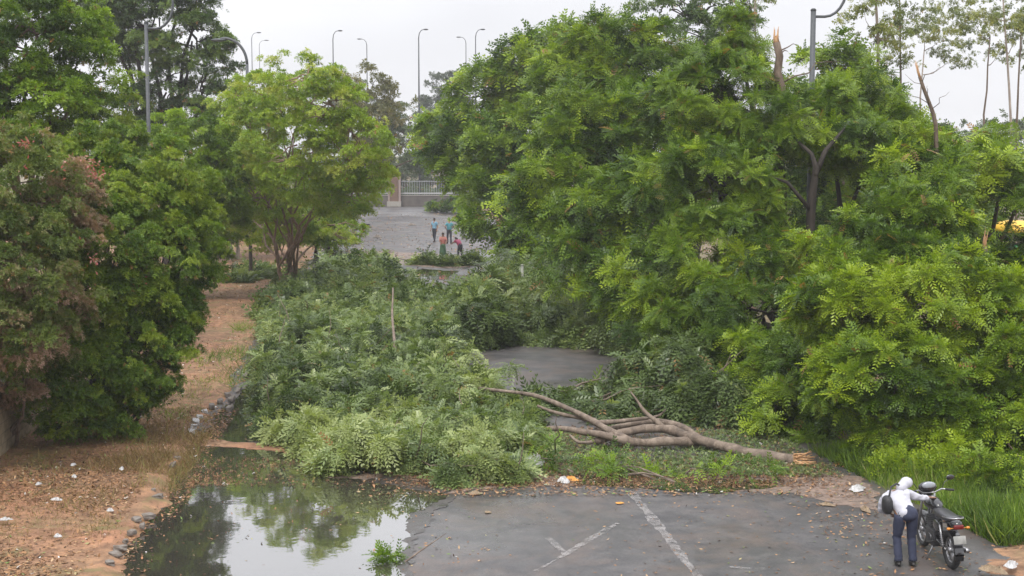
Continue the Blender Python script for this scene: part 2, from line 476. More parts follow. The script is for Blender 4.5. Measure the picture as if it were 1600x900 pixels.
def strip(name, cL, cR, Y0, Y1, z, mat, nx, ny, hf=None, edge=None, fine=0):
    """sheet between road offsets cL..cR along the road"""
    xs = np.linspace(0, 1, nx) if not fine else (1 - (1 - np.linspace(0, 1, nx)) ** 1.6 if fine > 0 else np.linspace(0, 1, nx) ** 1.6); ys = np.linspace(Y0, Y1, ny) if not fine else Y0 * (Y1 / Y0) ** np.linspace(0, 1, ny); V = []
    for j, Y in enumerate(ys):
        l, r = cL, cR
        if edge: l, r = edge(Y, l, r)
        for i, x in enumerate(xs):
            c = l + (r - l) * x; X = RX(c, Y); V.append((X, Y, z + (hf(c, Y, x) if hf else 0)))
    Fq = [(j * nx + i, j * nx + i + 1, (j + 1) * nx + i + 1, (j + 1) * nx + i) for j in range(ny - 1) for i in range(nx - 1)]
    o = link(name, np_mesh(name, np.array(V), np.array(Fq), True), mat); tag(o, kind='structure'); return o

# asphalt
def asphalt():
    m, nt, out = nodes_of('asphalt')
    t = nt.nodes.new('ShaderNodeTexCoord'); v = t.outputs['Object']
    big = noise_n(nt, .22, 5, .6, v, .5); mid = noise_n(nt, 1.6, 7, .7, v, .3); fine = noise_n(nt, 26, 6, .85, v); dirt = noise_n(nt, .6, 8, .72, v, .8)
    r1 = ramp(nt, [(.3, (.042, .040, .042)), (.5, (.068, .065, .066)), (.7, (.105, .098, .096))]); nt.links.new(mid.outputs[0], r1.inputs[0])
    r2 = ramp(nt, [(.47, (0, 0, 0)), (.68, (.75, .75, .75))]); nt.links.new(dirt.outputs[0], r2.inputs[0])
    col = mixc(nt, r2.outputs[0], r1.outputs[0], (.12, .09, .075))
    r3 = ramp(nt, [(.35, (.55, .55, .55)), (.65, (1.5, 1.5, 1.5))]); nt.links.new(fine.outputs[0], r3.inputs[0])
    col = mixc(nt, .8, col, r3.outputs[0], 'MULTIPLY')
    vo = nt.nodes.new('ShaderNodeTexVoronoi'); vo.feature = 'DISTANCE_TO_EDGE'; vo.inputs['Scale'].default_value = .45
    wv = mixc(nt, .3, v, mid.outputs[1]); nt.links.new(wv, vo.inputs['Vector'])
    r5 = ramp(nt, [(0, (.45, .45, .45)), (.012, (1, 1, 1))]); nt.links.new(vo.outputs['Distance'], r5.inputs[0])
    col = mixc(nt, .22, col, r5.outputs[0], 'MULTIPLY')
    b = nt.nodes.new('ShaderNodeBsdfPrincipled'); nt.links.new(col, b.inputs['Base Color']); b.inputs['Specular IOR Level'].default_value = .45
    r4 = ramp(nt, [(.35, (.26, .26, .26)), (.62, (.6, .6, .6))]); nt.links.new(big.outputs[0], r4.inputs[0])
    nt.links.new(r4.outputs[0], b.inputs['Roughness'])
    bp = nt.nodes.new('ShaderNodeBump'); bp.inputs['Strength'].default_value = .35; bp.inputs['Distance'].default_value = .008
    nt.links.new(fine.outputs[0], bp.inputs['Height']); nt.links.new(bp.outputs[0], b.inputs['Normal'])
    nt.links.new(b.outputs[0], out.inputs[0]); MATS['asphalt'] = m; return m
asphalt()
EDGE_L, EDGE_R = -4.15, 9.6
o = strip('road', EDGE_L - 1.2, EDGE_R + 1.0, -20, 172, 0, MATS['asphalt'], 3, 40)

def vnoise(x, y, s, seed=0): return mnoise.noise(Vector((x * s + seed * 7.3, y * s, seed * 3.1)))
def verge_l(c, Y, x):
    e = max(0, 1 - (1 - x) / .022)
    return .10 + .10 * vnoise(c, Y, .5, 1) * (1 - e * .6) + .035 * vnoise(c, Y, 2.3, 2) + (.10 * (1 - x)) - .22 * e
def edge_l(Y, l, r): return l, r + (.22 if Y < 30 else max(0, .22 - (Y - 30) * .06)) + .22 * vnoise(0, Y, .45, 3) + .10 * vnoise(0, Y, 1.7, 4) + .11 * vnoise(0, Y, 4.5, 5) + .06 * vnoise(0, Y, 11, 6)
strip('verge', -34, EDGE_L, 8, 175, 0.0, MATS['soil'], 260, 620, verge_l, edge_l, 1)
def verge_r(c, Y, x):
    e = max(0, 1 - x / .05)
    return .10 + .10 * vnoise(c, Y, .5, 5) + .04 * vnoise(c, Y, 2.3, 6) - .20 * e
def edge_r(Y, l, r): return l - .75 * max(0, min(1, (23.2 - Y) / .8)) + .5 * vnoise(0, Y, .35, 7) + .15 * vnoise(0, Y, 1.5, 8) + .12 * vnoise(0, Y, 5, 9), r
strip('verge', EDGE_R, 50, 8, 175, 0.0, MATS['soil'], 220, 420, verge_r, edge_r, -1)
strip('scrub_ground', 12.4, 50, 24, 172, .12, MATS['field'], 60, 120, lambda c, Y, x: .08 * vnoise(c, Y, .5, 5))
strip('cross_road', -60, 60, 172, 190, .01, MATS['asphalt'], 3, 3)

# puddles: polygons given where they lie in the photo, made ragged in plan
def water_mat():
    m, nt, out = nodes_of('puddle_water')
    t = nt.nodes.new('ShaderNodeTexCoord')
    n = noise_n(nt, 1.1, 3, .5, t.outputs['Object']); n2 = noise_n(nt, 9, 2, .5, t.outputs['Object'])
    b = nt.nodes.new('ShaderNodeBsdfPrincipled')
    b.inputs['Base Color'].default_value = (.045, .042, .034, 1); b.inputs['Roughness'].default_value = .03
    b.inputs['IOR'].default_value = 1.8; b.inputs['Specular IOR Level'].default_value = 1.0
    b.inputs['Coat Weight'].default_value = 1.0; b.inputs['Coat Roughness'].default_value = .02; b.inputs['Coat IOR'].default_value = 1.6
    ad = nt.nodes.new('ShaderNodeMath'); ad.operation = 'MULTIPLY_ADD'; ad.inputs[1].default_value = .12
    nt.links.new(n2.outputs[0], ad.inputs[0]); nt.links.new(n.outputs[0], ad.inputs[2])
    bp = nt.nodes.new('ShaderNodeBump'); bp.inputs['Strength'].default_value = .12; bp.inputs['Distance'].default_value = .02
    nt.links.new(ad.outputs[0], bp.inputs['Height']); nt.links.new(bp.outputs[0], b.inputs['Normal']); nt.links.new(bp.outputs[0], b.inputs['Coat Normal'])
    nt.links.new(b.outputs[0], out.inputs[0]); MATS['puddle_water'] = m
water_mat()
def poly_sheet(name, pts, z, mat, rag=.12, seed=0, kind='structure', step=.08, label=None):
    pts = [Vector((p.x, p.y)) for p in pts]; out = []
    for i, a in enumerate(pts):
        b = pts[(i + 1) % len(pts)]; L = (b - a).length; n = max(1, int(L / step))
        nrm = Vector((-(b - a).y, (b - a).x)).normalized()
        for k in range(n):
            p = a.lerp(b, k / n)
            q = p + nrm * rag * (1.3 * vnoise(p.x, p.y, .7, seed) + .8 * vnoise(p.x, p.y, 2.6, seed + 1) + .7 * vnoise(p.x, p.y, 6, seed + 2) + .4 * vnoise(p.x, p.y, 15, seed + 3))
            out.append((q.x, q.y, z))
    me = bpy.data.meshes.new(name); me.from_pydata(out, [], [tuple(range(len(out)))])
    bm = bmesh.new(); bm.from_mesh(me); bmesh.ops.triangulate(bm, faces=bm.faces)
    bmesh.ops.recalc_face_normals(bm, faces=bm.faces)
    if sum(f.normal.z for f in bm.faces) < 0: bmesh.ops.reverse_faces(bm, faces=bm.faces)
    bm.to_mesh(me); bm.free()
    o = link(name, me, mat); tag(o, label, kind=kind); return o
def GP(l): return [G(x, y) for x, y in l]
def wet():
    m, nt, out = nodes_of('wet_asphalt')
    t = nt.nodes.new('ShaderNodeTexCoord'); n = noise_n(nt, 3, 7, .75, t.outputs['Object'])
    b = nt.nodes.new('ShaderNodeBsdfPrincipled'); r = ramp(nt, [(.35, (.03, .028, .026)), (.7, (.075, .065, .058))]); nt.links.new(n.outputs[0], r.inputs[0]); nt.links.new(r.outputs[0], b.inputs['Base Color'])
    r2 = ramp(nt, [(.4, (.18, .18, .18)), (.6, (.5, .5, .5))]); nt.links.new(n.outputs[0], r2.inputs[0]); nt.links.new(r2.outputs[0], b.inputs['Roughness'])
    nt.links.new(b.outputs[0], out.inputs[0]); MATS['wet_asphalt'] = m
wet()
poly_sheet('wet_road', GP([(600, 742), (700, 760), (712, 778), (664, 806), (650, 850), (648, 930), (640, 990), (560, 990), (560, 760)]), .008, MATS['wet_asphalt'], .16, 51)
poly_sheet('water', GP([(120, 960), (160, 900), (215, 830), (262, 760), (285, 700), (330, 694), (420, 698), (460, 712), (480, 742), (560, 752), (640, 764), (700, 772), (648, 800), (628, 850), (622, 930), (610, 990)]), .012, MATS['puddle_water'], .14, 1)
poly_sheet('water', GP([(316, 688), (330, 655), (372, 622), (385, 604), (450, 600), (480, 620), (470, 650), (440, 684), (380, 690)]), .012, MATS['puddle_water'], .12, 4)
poly_sheet('water', GP([(372, 597), (390, 582), (420, 570), (470, 572), (470, 592), (420, 594)]), .012, MATS['puddle_water'], .12, 5)
poly_sheet('water', GP([(900, 738), (980, 742), (1090, 748), (1200, 752), (1215, 762), (1120, 772), (1010, 764), (900, 757), (870, 748)]), .012, MATS['puddle_water'], .1, 7)
poly_sheet('water', GP([(530, 345), (556, 343), (560, 372), (545, 400), (510, 410), (500, 390)]), .012, MATS['puddle_water'], .3, 8)
poly_sheet('water', GP([(620, 426), (660, 420), (710, 424), (700, 436), (640, 438)]), .012, MATS['puddle_water'], .3, 9)
poly_sheet('water', GP([(560, 352), (575, 350), (580, 356), (566, 360)]), .012, MATS['puddle_water'], .3, 10)
poly_sheet('silt', GP([(470, 745), (600, 740), (800, 742), (900, 746), (1000, 742), (1150, 746), (1260, 735), (1345, 745), (1380, 800), (1300, 790), (1230, 770), (1050, 764), (900, 760), (780, 762), (700, 770), (560, 756)]), .006, MATS['silt'], .18, 11)
poly_sheet('silt', GP([(292, 688), (340, 689), (420, 695), (470, 706), (474, 713), (400, 704), (330, 697), (296, 696)]), .016, MATS['soil'], .13, 12)
poly_sheet('silt', GP([(560, 392), (720, 398), (760, 412), (700, 420), (560, 408)]), .006, MATS['silt'], .3, 13)

# worn road paint
def paint():
    m, nt, out = nodes_of('worn_paint')
    t = nt.nodes.new('ShaderNodeTexCoord'); n = noise_n(nt, 5, 8, .8, t.outputs['Object'])
    r = ramp(nt, [(.42, (0, 0, 0)), (.6, (.62, .62, .62))]); nt.links.new(n.outputs[0], r.inputs[0])
    b = nt.nodes.new('ShaderNodeBsdfPrincipled'); b.inputs['Base Color'].default_value = (.36, .34, .33, 1); b.inputs['Roughness'].default_value = .7
    tr = nt.nodes.new('ShaderNodeBsdfTransparent'); mx = nt.nodes.new('ShaderNodeMixShader')
    nt.links.new(r.outputs[0], mx.inputs[0]); nt.links.new(tr.outputs[0], mx.inputs[1]); nt.links.new(b.outputs[0], mx.inputs[2])
    nt.links.new(mx.outputs[0], out.inputs[0]); MATS['worn_paint'] = m
paint()
def band(a, b, wd):
    a, b = G(*a), G(*b); d = (b - a).normalized(); n = Vector((-d.y, d.x, 0)) * wd / 2
    return [a + n, a - n, b - n, b + n]
for i, (a, b, wd) in enumerate([((985, 768), (1102, 915), .17), ((965, 818), (838, 893), .13), ((858, 842), (885, 868), .07), ((1140, 887), (1195, 890), .1)]):
    o = poly_sheet('road_marking', band(a, b, wd), .008 + .002 * i, MATS['worn_paint'], .05, 20 + i)

# ================================================================== STUFF: litter, grass
def on_verge_z(c, Y): return 0
def litter(name, n, region, size, seed, z, tb, tv, label, mat='litter', tm=T_LEAF):
    g = rng(seed)
    c = g.uniform(region[0], region[1], n); Y = region[2] * (region[3] / region[2]) ** g.random(n)
    X = c + RS * Y
    m = lowfreq(np.stack([X, Y * .6, 0 * X], 1), 1.1, seed) + g.normal(0, .5, n) > -.25
    X, Y, c = X[m], Y[m], c[m]; n = len(X)
    zz = np.full(n, z) if not callable(z) else np.array([z(a, b) for a, b in zip(c, Y)])
    base = np.stack([X, Y, zz], 1)
    D = np.stack([g.normal(0, 1, n), g.normal(0, 1, n), g.uniform(0, .5, n)], 1)
    N = np.stack([g.normal(0, .3, n), g.normal(0, .3, n), np.ones(n)], 1)
    o = scatter(name, tm, base, D, N, size * g.uniform(.4, 1.4, n), np.clip(tb + g.normal(0, tv, n), 0, .93) + (g.random(n) < .012) * .5, mat)
    tag(o, label, kind='stuff'); return o
VW = 34 + EDGE_L
def zl(c, Y): return max(.03, verge_l(c, Y, (c + 34) / VW) + .012) if c > EDGE_L - .3 else verge_l(c, Y, (c + 34) / VW) + .012
def zr(c, Y): return verge_r(c, Y, (c - EDGE_R) / (50 - EDGE_R)) + .012
litter('leaf_litter', 60000, (-11.5, EDGE_L - .05, 19, 110), .085, 31, zl, .5, .25, 'dry brown and orange leaf litter over the left verge')
litter('leaf_litter', 46000, (-10.8, EDGE_L + .32, 20.5, 36), .075, 38, zl, .3, .22, 'mixed dark and rusty leaf litter on the near left verge')
litter('leaf_litter', 5000, (7.6, 13, 20, 32), .07, 32, lambda c, Y: .02 if c < EDGE_R + .2 else zr(c, Y), .4, .3, 'dry litter over the muddy right roadside')
litter('leaf_litter', 1500, (EDGE_L + .3, 9.5, 20, 26.5), .06, 33, .012, .45, .3, 'scattered bits of leaves on the bare asphalt')
litter('leaf_litter', 9000, (-.6, 9.5, 26.8, 31), .08, 34, .03, .4, .35, 'brown and green debris along the front edge of the fallen branches')
litter('leaf_litter', 9000, (EDGE_L, 8, 50, 150), .16, 35, .012, .35, .3, 'leaves and mud scattered over the far stretch of road')

litter('leaf_litter', 14000, (1.4, 9.3, 28.4, 33.5), .085, 40, .035, .35, .28, 'brown torn leaves and mud lying round the bare fallen trunk', tm=T_SPRIG)
litter('leaf_litter', 15000, (1.4, 9.4, 28.4, 33.0), .10, 36, lambda c, Y: .03 + .05 * abs(math.sin(c * 7 + Y * 5)), .45, .25, 'torn green leaves strewn thick under the bare fallen trunk', mat='leaf_fallen', tm=T_SPRIG)
litter('leaf_litter', 12000, (-4, 9, 27.6, 30.2), .08, 37, .03, .3, .2, 'dark rotting leaves along the front of the fallen branches', tm=T_SPRIG)
def grass(name, n, fn, size, seed, mat, label, lean=.45):
    g = rng(seed); B = fn(g, n); n = len(B)
    D = np.stack([g.normal(0, lean, n), g.normal(0, lean, n), np.ones(n)], 1)
    N = np.stack([g.normal(0, 1, n), g.normal(0, 1, n), g.normal(0, .3, n)], 1)
    tv = .42 + .28 * lowfreq(B, 1.2, seed) + g.normal(0, .22, n)
    o = scatter(name, T_BLADE, B, D, N, size * g.uniform(.35, 1.3, n) * (1 + .4 * lowfreq(B, 1.7, seed + 5)).clip(.3, 1.5), np.clip(tv, 0, 1), mat); tag(o, label, kind='stuff')
def reg(c0, c1, Y0, Y1, zf, thr=-.3, s=1.0, sd=0):
    def f(g, n):
        c = g.uniform(c0, c1, n); Y = g.uniform(Y0, Y1, n); X = c + RS * Y
        m = lowfreq(np.stack([X, Y, 0 * X], 1), s, sd + 9) + g.normal(0, .2, n) > thr
        return np.stack([X[m], Y[m], np.array([zf(a, b) for a, b in zip(c[m], Y[m])]) - .01], 1)
    return f
def tri_right(g, n):
    # grass wedge between road edge and hedge
    c = g.uniform(9.4, 12.6, n); Y = g.uniform(23.4, 31, n); k = (c > 9.5 + (31 - Y) * .12) & (c < 13.6)
    c, Y = c[k], Y[k]
    return np.stack([c + RS * Y, Y, np.array([zr(a, b) for a, b in zip(c, Y)]) - .01], 1)
grass('grass', 30000, tri_right, .42, 41, 'grass_blade', 'long bright green grass along the right roadside', .4)
grass('grass', 18000, reg(-11, EDGE_L - .15, 21, 36, zl, .35, 1.3, 1), .15, 42, 'dry_grass', 'short dry yellowing grass on the left verge', .7)
grass('grass', 12000, reg(-7.5, EDGE_L + .05, 27, 34, zl, -.3, 1.3, 2), .24, 43, 'dry_grass', 'yellow green grass beside the kerb near the shrub', .7)
grass('grass', 8000, reg(-5.6, EDGE_L + .1, 34, 70, zl, .2, .8, 3), .25, 44, 'grass_blade', 'thin green grass at the far kerb', .7)

# ================================================================== LEFT SIDE
def wall():
    z0 = -.1
    t = empty('boundary_wall', (RX(-8.35, 26), 26, 0), 'low buff block wall at the left edge beside the reddish shrub', 'wall')
    rot = math.atan2(-RS, 1); t.rotation_euler = (0, 0, rot)
    m, nt, out = nodes_of('wall_block')
    tc_ = nt.nodes.new('ShaderNodeTexCoord'); mpn = nt.nodes.new('ShaderNodeMapping'); mpn.inputs['Rotation'].default_value = (R(90), 0, R(90))
    nt.links.new(tc_.outputs['Object'], mpn.inputs[0])
    br = nt.nodes.new('ShaderNodeTexBrick'); br.inputs['Scale'].default_value = 2.2
    br.inputs['Color1'].default_value = (.34, .27, .18, 1); br.inputs['Color2'].default_value = (.42, .33, .22, 1); br.inputs['Mortar'].default_value = (.2, .17, .13, 1); br.inputs['Mortar Size'].default_value = .015
    nt.links.new(mpn.outputs[0], br.inputs['Vector'])
    n = noise_n(nt, 3, 7, .7, tc_.outputs['Object']); r = ramp(nt, [(.35, (.5, .48, .42)), (.65, (1.1, 1.1, 1.1))]); nt.links.new(n.outputs[0], r.inputs[0])
    b = nt.nodes.new('ShaderNodeBsdfPrincipled'); b.inputs['Roughness'].default_value = .9
    nt.links.new(mixc(nt, 1, br.outputs[0], r.outputs[0], 'MULTIPLY'), b.inputs['Base Color']); nt.links.new(b.outputs[0], out.inputs[0])
    w_ = MB(); w_.box((-.11, 15, .72), (.24, 38, 1.75)); w_.build('wall_panel', m, t, False)
    c_ = MB(); c_.box((-.11, 15, 1.65), (.34, 38, .1)); c_.build('coping', simple('concrete', (.32, .3, .27), (.24, .22, .19), .85, bump=.3), t, False, bevel=.01)
wall()

# reddish flowering shrub hanging over the wall
def flowers(m, t, base): pass
tree('bougainvillea_shrub', 'large shrub with rusty pink leaves filling the left edge', 'shrub', (P(0, 600, 29).x - .8, 31, .1),
     [(30, 290, 29.5, 100, 105), (-30, 420, 28.5, 150, 150), (60, 430, 30, 95, 150), (10, 560, 30.5, 95, 80), (-90, 330, 29, 120, 130), (100, 330, 31, 60, 90)],
     'leaf_bougainvillea', seed=101, cr_=.42, dens=1.35, per=105, tm=T_SPRIG, size=.14, droop=.45, tbase=.46, tvar=.3, young=.12, up=.3, trunk_r=.09, forks=3, flat=.8, limbs=14)
def blossom(px, py, Y, n, r, seed):
    g = rng(seed); c = np.array(P(px, py, Y)); B = c + g.normal(0, r, (n, 3))
    return B
fl = np.vstack([blossom(40, 224, 28.5, 25, .08, 1), blossom(152, 272, 30, 40, .1, 2), blossom(140, 258, 30, 30, .12, 3), blossom(216, 440, 31.6, 30, .12, 4), blossom(125, 255, 30, 14, .22, 5),
                blossom(60, 280, 28, 22, .5, 6), blossom(148, 405, 29.6, 20, .1, 7)])
g = rng(5); n = len(fl)
shr = bpy.data.objects['bougainvillea_shrub']
o = scatter('flowers', T_LEAF, fl - np.array(shr.location), g.normal(0, 1, (n, 3)), g.normal(0, 1, (n, 3)), np.full(n, .1), g.random(n), 'flower', shr); o['kind'] = 'stuff'

tree('creeper_shrub', 'tall dark green shrub with dense small leaves bulging over the left verge', 'shrub', (P(180, 640, 33).x, 33.5, .1),
     [(230, 300, 34, 100, 90), (250, 400, 33.5, 92, 110), (170, 420, 32.5, 90, 140), (210, 520, 32.5, 90, 110), (150, 585, 31.8, 75, 70), (120, 640, 31.2, 60, 45), (190, 650, 31.8, 45, 35), (100, 560, 31.5, 70, 90), (205, 600, 32.2, 50, 55), (150, 270, 34, 70, 90), (290, 340, 34.5, 45, 70), (270, 470, 33.5, 48, 70)],
     'leaf_dense', bark='bark_dark', seed=102, cr_=.4, dens=1.5, per=120, tm=T_SPRIG, size=.14, droop=.6, tbase=.56, tvar=.22, young=.14, up=.2, trunk_r=.1, forks=4, flat=.85, limbs=12)
tree('leafy_tree', 'bright green tree filling the top left corner behind the shrubs', 'tree', (P(60, 600, 42).x, 42, .1),
     [(40, 60, 42, 110, 80), (-50, 130, 41, 110, 90), (70, 150, 41, 90, 55), (130, 120, 43, 60, 60), (-20, -20, 43, 120, 80), (110, 30, 44, 60, 60), (10, 210, 40, 70, 50), (60, 230, 42, 60, 50), (-60, 240, 40, 70, 70)],
     'leaf_fresh', seed=103, cr_=.55, dens=1.1, per=60, tm=T_SPRIG, size=.24, tbase=.28, tvar=.22, young=.12, trunk_r=.2)
tree('leafy_tree', 'dark leaved tree behind the creeper with branches arching over it', 'tree', (P(180, 560, 47).x, 47, .1),
     [(90, 190, 45, 70, 60), (170, 190, 46, 60, 70), (190, 250, 46, 55, 60), (120, 230, 44, 60, 50)],
     'leaf_dense', seed=104, cr_=.55, dens=1.0, per=60, tm=T_SPRIG, size=.24, tbase=.5, tvar=.25, young=.2, trunk_r=.16)
tree('tall_tree', 'tallest tree at top left rising above the frame with airy dark foliage', 'tree', (P(250, 430, 78).x, 80, .1),
     [(230, 30, 80, 75, 55), (300, 60, 80, 62, 50), (330, 130, 80, 52, 55), (260, 140, 80, 50, 50), (190, 60, 82, 55, 50), (150, 10, 82, 50, 40), (270, -30, 80, 65, 40), (180, -50, 82, 80, 55), (310, 10, 80, 35, 35), (215, 175, 80, 50, 45), (300, 190, 80, 40, 40)],
     'leaf_tall', bark='bark_dark', seed=105, cr_=.8, dens=1.4, per=50, tm=T_SPRIG, size=.36, tbase=.4, tvar=.28, young=.12, trunk_r=.32, inner=.15)
tree('leafy_tree', 'light green rounded tree just behind the creeper shrub', 'tree', (P(290, 470, 60).x, 60, .1),
     [(290, 240, 60, 70, 65), (330, 280, 60, 55, 65), (310, 400, 62, 45, 50), (340, 200, 66, 50, 45), (360, 250, 68, 40, 45), (250, 220, 61, 40, 40), (350, 330, 61, 38, 55), (300, 330, 61, 50, 70)],
     'leaf_fresh', seed=106, cr_=.55, dens=1.0, per=60, tm=T_SPRIG, size=.26, tbase=.5, tvar=.2, young=.2, trunk_r=.14)
# the yellow green tree standing at the kerb
tree('roadside_tree', 'yellow green tree with forked brown trunk growing at the left kerb', 'tree', (G(462, 458).x, G(462, 458).y, 0),
     [(435, 150, 62, 70, 52), (505, 165, 58, 65, 58), (405, 220, 63, 62, 65), (470, 250, 60, 85, 75), (555, 230, 58, 58, 62), (535, 300, 62, 60, 48), (420, 310, 64, 60, 50), (475, 125, 58, 65, 38), (575, 265, 60, 40, 42), (380, 170, 66, 50, 52), (450, 350, 66, 45, 30), (390, 270, 66, 50, 50), (430, 375, 68, 45, 26), (515, 365, 68, 50, 32), (395, 340, 70, 40, 40), (350, 300, 70, 40, 50)],
     'leaf_yellow', bark='bark_reddish', seed=107, cr_=.6, dens=1.25, per=56, tm=T_SPRIG, size=.24, tbase=.62, tvar=.2, young=.1, trunk_r=.22, forks=3, inner=.12, limbs=14)
tree('roadside_tree', 'darker leaning tree right behind the yellow green tree', 'tree', (G(490, 415).x, G(490, 415).y, 0),
     [(510, 330, 80, 45, 35), (540, 290, 82, 45, 45), (500, 370, 80, 22, 18)],
     'leaf_dense', bark='bark_dark', seed=108, cr_=.7, dens=.9, per=50, tm=T_SPRIG, size=.34, tbase=.55, tvar=.2, trunk_r=.28, forks=2)
tree('roadside_tree', 'tree with pale trunk behind the creeper on the left verge', 'tree', (G(365, 410).x, G(365, 410).y, .1),
     [(370, 290, 84, 55, 62), (350, 340, 82, 45, 38), (405, 345, 86, 42, 36), (390, 230, 86, 55, 60), (420, 290, 88, 50, 50)],
     'leaf_fresh', bark='bark_pale', seed=109, cr_=.7, dens=1.0, per=50, tm=T_SPRIG, size=.34, tbase=.4, tvar=.25, trunk_r=.2, forks=2)
tree('leafy_tree', 'low green tree at far left behind the pale trunk', 'tree', (G(420, 385).x, 100, .1),
     [(425, 345, 100, 50, 42), (350, 350, 105, 60, 50), (440, 300, 104, 60, 65), (300, 330, 105, 70, 90), (380, 280, 105, 60, 70), (520, 330, 104, 40, 40)],
     'leaf_dense', seed=110, cr_=.9, dens=.9, per=45, tm=T_SPRIG, size=.42, tbase=.6, tvar=.2, trunk_r=.2)
for i, (lab, base, lobes, mt, tb) in enumerate([
    ('olive topped tree standing behind the yellow green tree', (P(545, 300, 130).x, 132, 0), [(575, 130, 130, 40, 32), (610, 150, 130, 34, 32), (560, 190, 130, 45, 50), (600, 210, 130, 38, 50), (575, 245, 130, 40, 35)], 'leaf_olive', .5),
    ('dark tree in the gap above the far gate', (P(560, 300, 150).x, 152, 0), [(620, 185, 150, 30, 28), (640, 215, 150, 42, 38), (665, 245, 148, 38, 30), (590, 240, 150, 35, 32)], 'leaf_far', .4),
    ('pale hazy tree far beyond the fence', (P(700, 300, 260).x, 262, 0), [(690, 130, 260, 22, 20), (715, 140, 260, 25, 28), (675, 170, 262, 28, 26), (700, 190, 260, 45, 45)], 'leaf_far', .3),
    ('long low band of grey green foliage behind the far railing', (P(640, 300, 195).x, 196, 0), [(520, 275, 195, 50, 32), (590, 270, 195, 50, 34), (650, 275, 195, 50, 32), (710, 270, 195, 50, 36), (780, 265, 195, 60, 40), (560, 300, 190, 60, 14), (660, 302, 190, 60, 12), (740, 300, 190, 60, 14)], 'leaf_far', .4),
    ('hazy tree peeking over the left trees', (P(540, 300, 220).x, 222, 0), [(540, 150, 220, 30, 30), (510, 160, 220, 30, 30), (560, 200, 220, 50, 50)], 'leaf_far', .6)]):
    tree('distant_tree', lab, 'tree', base, lobes, mt, seed=120 + i, cr_=1.3, dens=1.0, per=40, tm=T_SPRIG, size=.7, tbase=tb, tvar=.25, trunk_r=.3, limbs=5)

# ================================================================== RIGHT SIDE STANDING TREES
tree('rain_tree', 'broad feathery tree hanging over the far road right of the walkers', 'tree', (P(860, 430, 80).x, 78, 0),
     [(770, 150, 80, 70, 65), (840, 110, 78, 75, 60), (740, 230, 80, 75, 60), (830, 220, 74, 90, 75), (800, 320, 72, 75, 65), (880, 380, 68, 80, 60), (690, 215, 86, 40, 45), (900, 80, 76, 60, 50), (900, 190, 72, 60, 60)],
     'leaf_rain_tree', bark='bark_dark', seed=201, cr_=.8, dens=1.0, per=52, tm=T_FR4, size=.55, droop=.5, tbase=.45, tvar=.22, young=.14, trunk_r=.3)
tree('rain_tree', 'dense feathery tree in the middle of the right hand row', 'tree', (P(980, 520, 55).x, 56, 0),
     [(920, 120, 58, 80, 70), (1000, 110, 57, 85, 70), (960, 220, 53, 110, 80), (900, 300, 51, 90, 70), (1000, 320, 49, 110, 80), (930, 400, 48, 80, 60), (1040, 210, 52, 80, 80), (1000, 430, 46, 90, 65), (960, 60, 58, 60, 40)],
     'leaf_rain_tree', bark='bark_dark', seed=202, cr_=.62, dens=1.05, per=56, tm=T_FR6, size=.46, droop=.5, tbase=.38, tvar=.22, young=.14, trunk_r=.3)
def big_trunk(m, t, base):
    q = lambda x, y, Y: P(x, y, Y) - base
    m.tube([q(1262, 560, 40.3), q(1262, 460, 40.3), q(1264, 390, 40.2), q(1270, 300, 40.1), q(1275, 262, 40), q(1268, 240, 40), q(1240, 215, 40.5)], [.18, .16, .14, .12, .09, .06, .03], 9)
    m.tube([q(1273, 275, 40), q(1290, 235, 40.2), q(1320, 200, 40.8)], [.09, .07, .03], 8)
    m.tube([q(1268, 330, 40.1), q(1230, 285, 40), q(1190, 270, 40)], [.07, .05, .02], 7)
tree('rain_tree', 'largest feathery tree on the right with its dark trunk showing', 'tree', (P(1265, 620, 41).x, 42, .1),
     [(1120, 160, 43, 100, 80), (1230, 200, 42, 100, 60), (1330, 175, 44, 85, 65), (1120, 290, 41, 110, 80), (1150, 400, 40, 120, 80), (1060, 500, 39.5, 90, 70), (1180, 500, 38, 110, 90), (1370, 230, 42, 90, 60), (1100, 590, 38, 80, 70), (1150, 60, 45, 50, 45)],
     'leaf_rain_tree', bark='bark_dark', seed=203, extra=big_trunk, cr_=.55, dens=1.2, per=86, tm=T_FR6, size=.30, droop=.55, tbase=.36, tvar=.22, young=.12, trunk_r=.24)
tree('rain_tree', 'feathery tree leaning out at the right edge behind the hedge', 'tree', (P(1480, 620, 40).x, 41, .1),
     [(1430, 225, 43, 60, 42), (1440, 280, 40, 80, 60), (1530, 265, 41, 70, 48), (1500, 240, 44, 60, 38), (1440, 350, 42, 80, 60), (1560, 420, 40, 60, 60), (1590, 240, 42, 60, 50), (1620, 300, 40, 60, 40), (1660, 420, 40, 80, 100)],
     'leaf_rain_tree', seed=204, cr_=.55, dens=1.05, per=60, tm=T_FR6, size=.38, droop=.5, tbase=.42, tvar=.22, young=.12, trunk_r=.2)
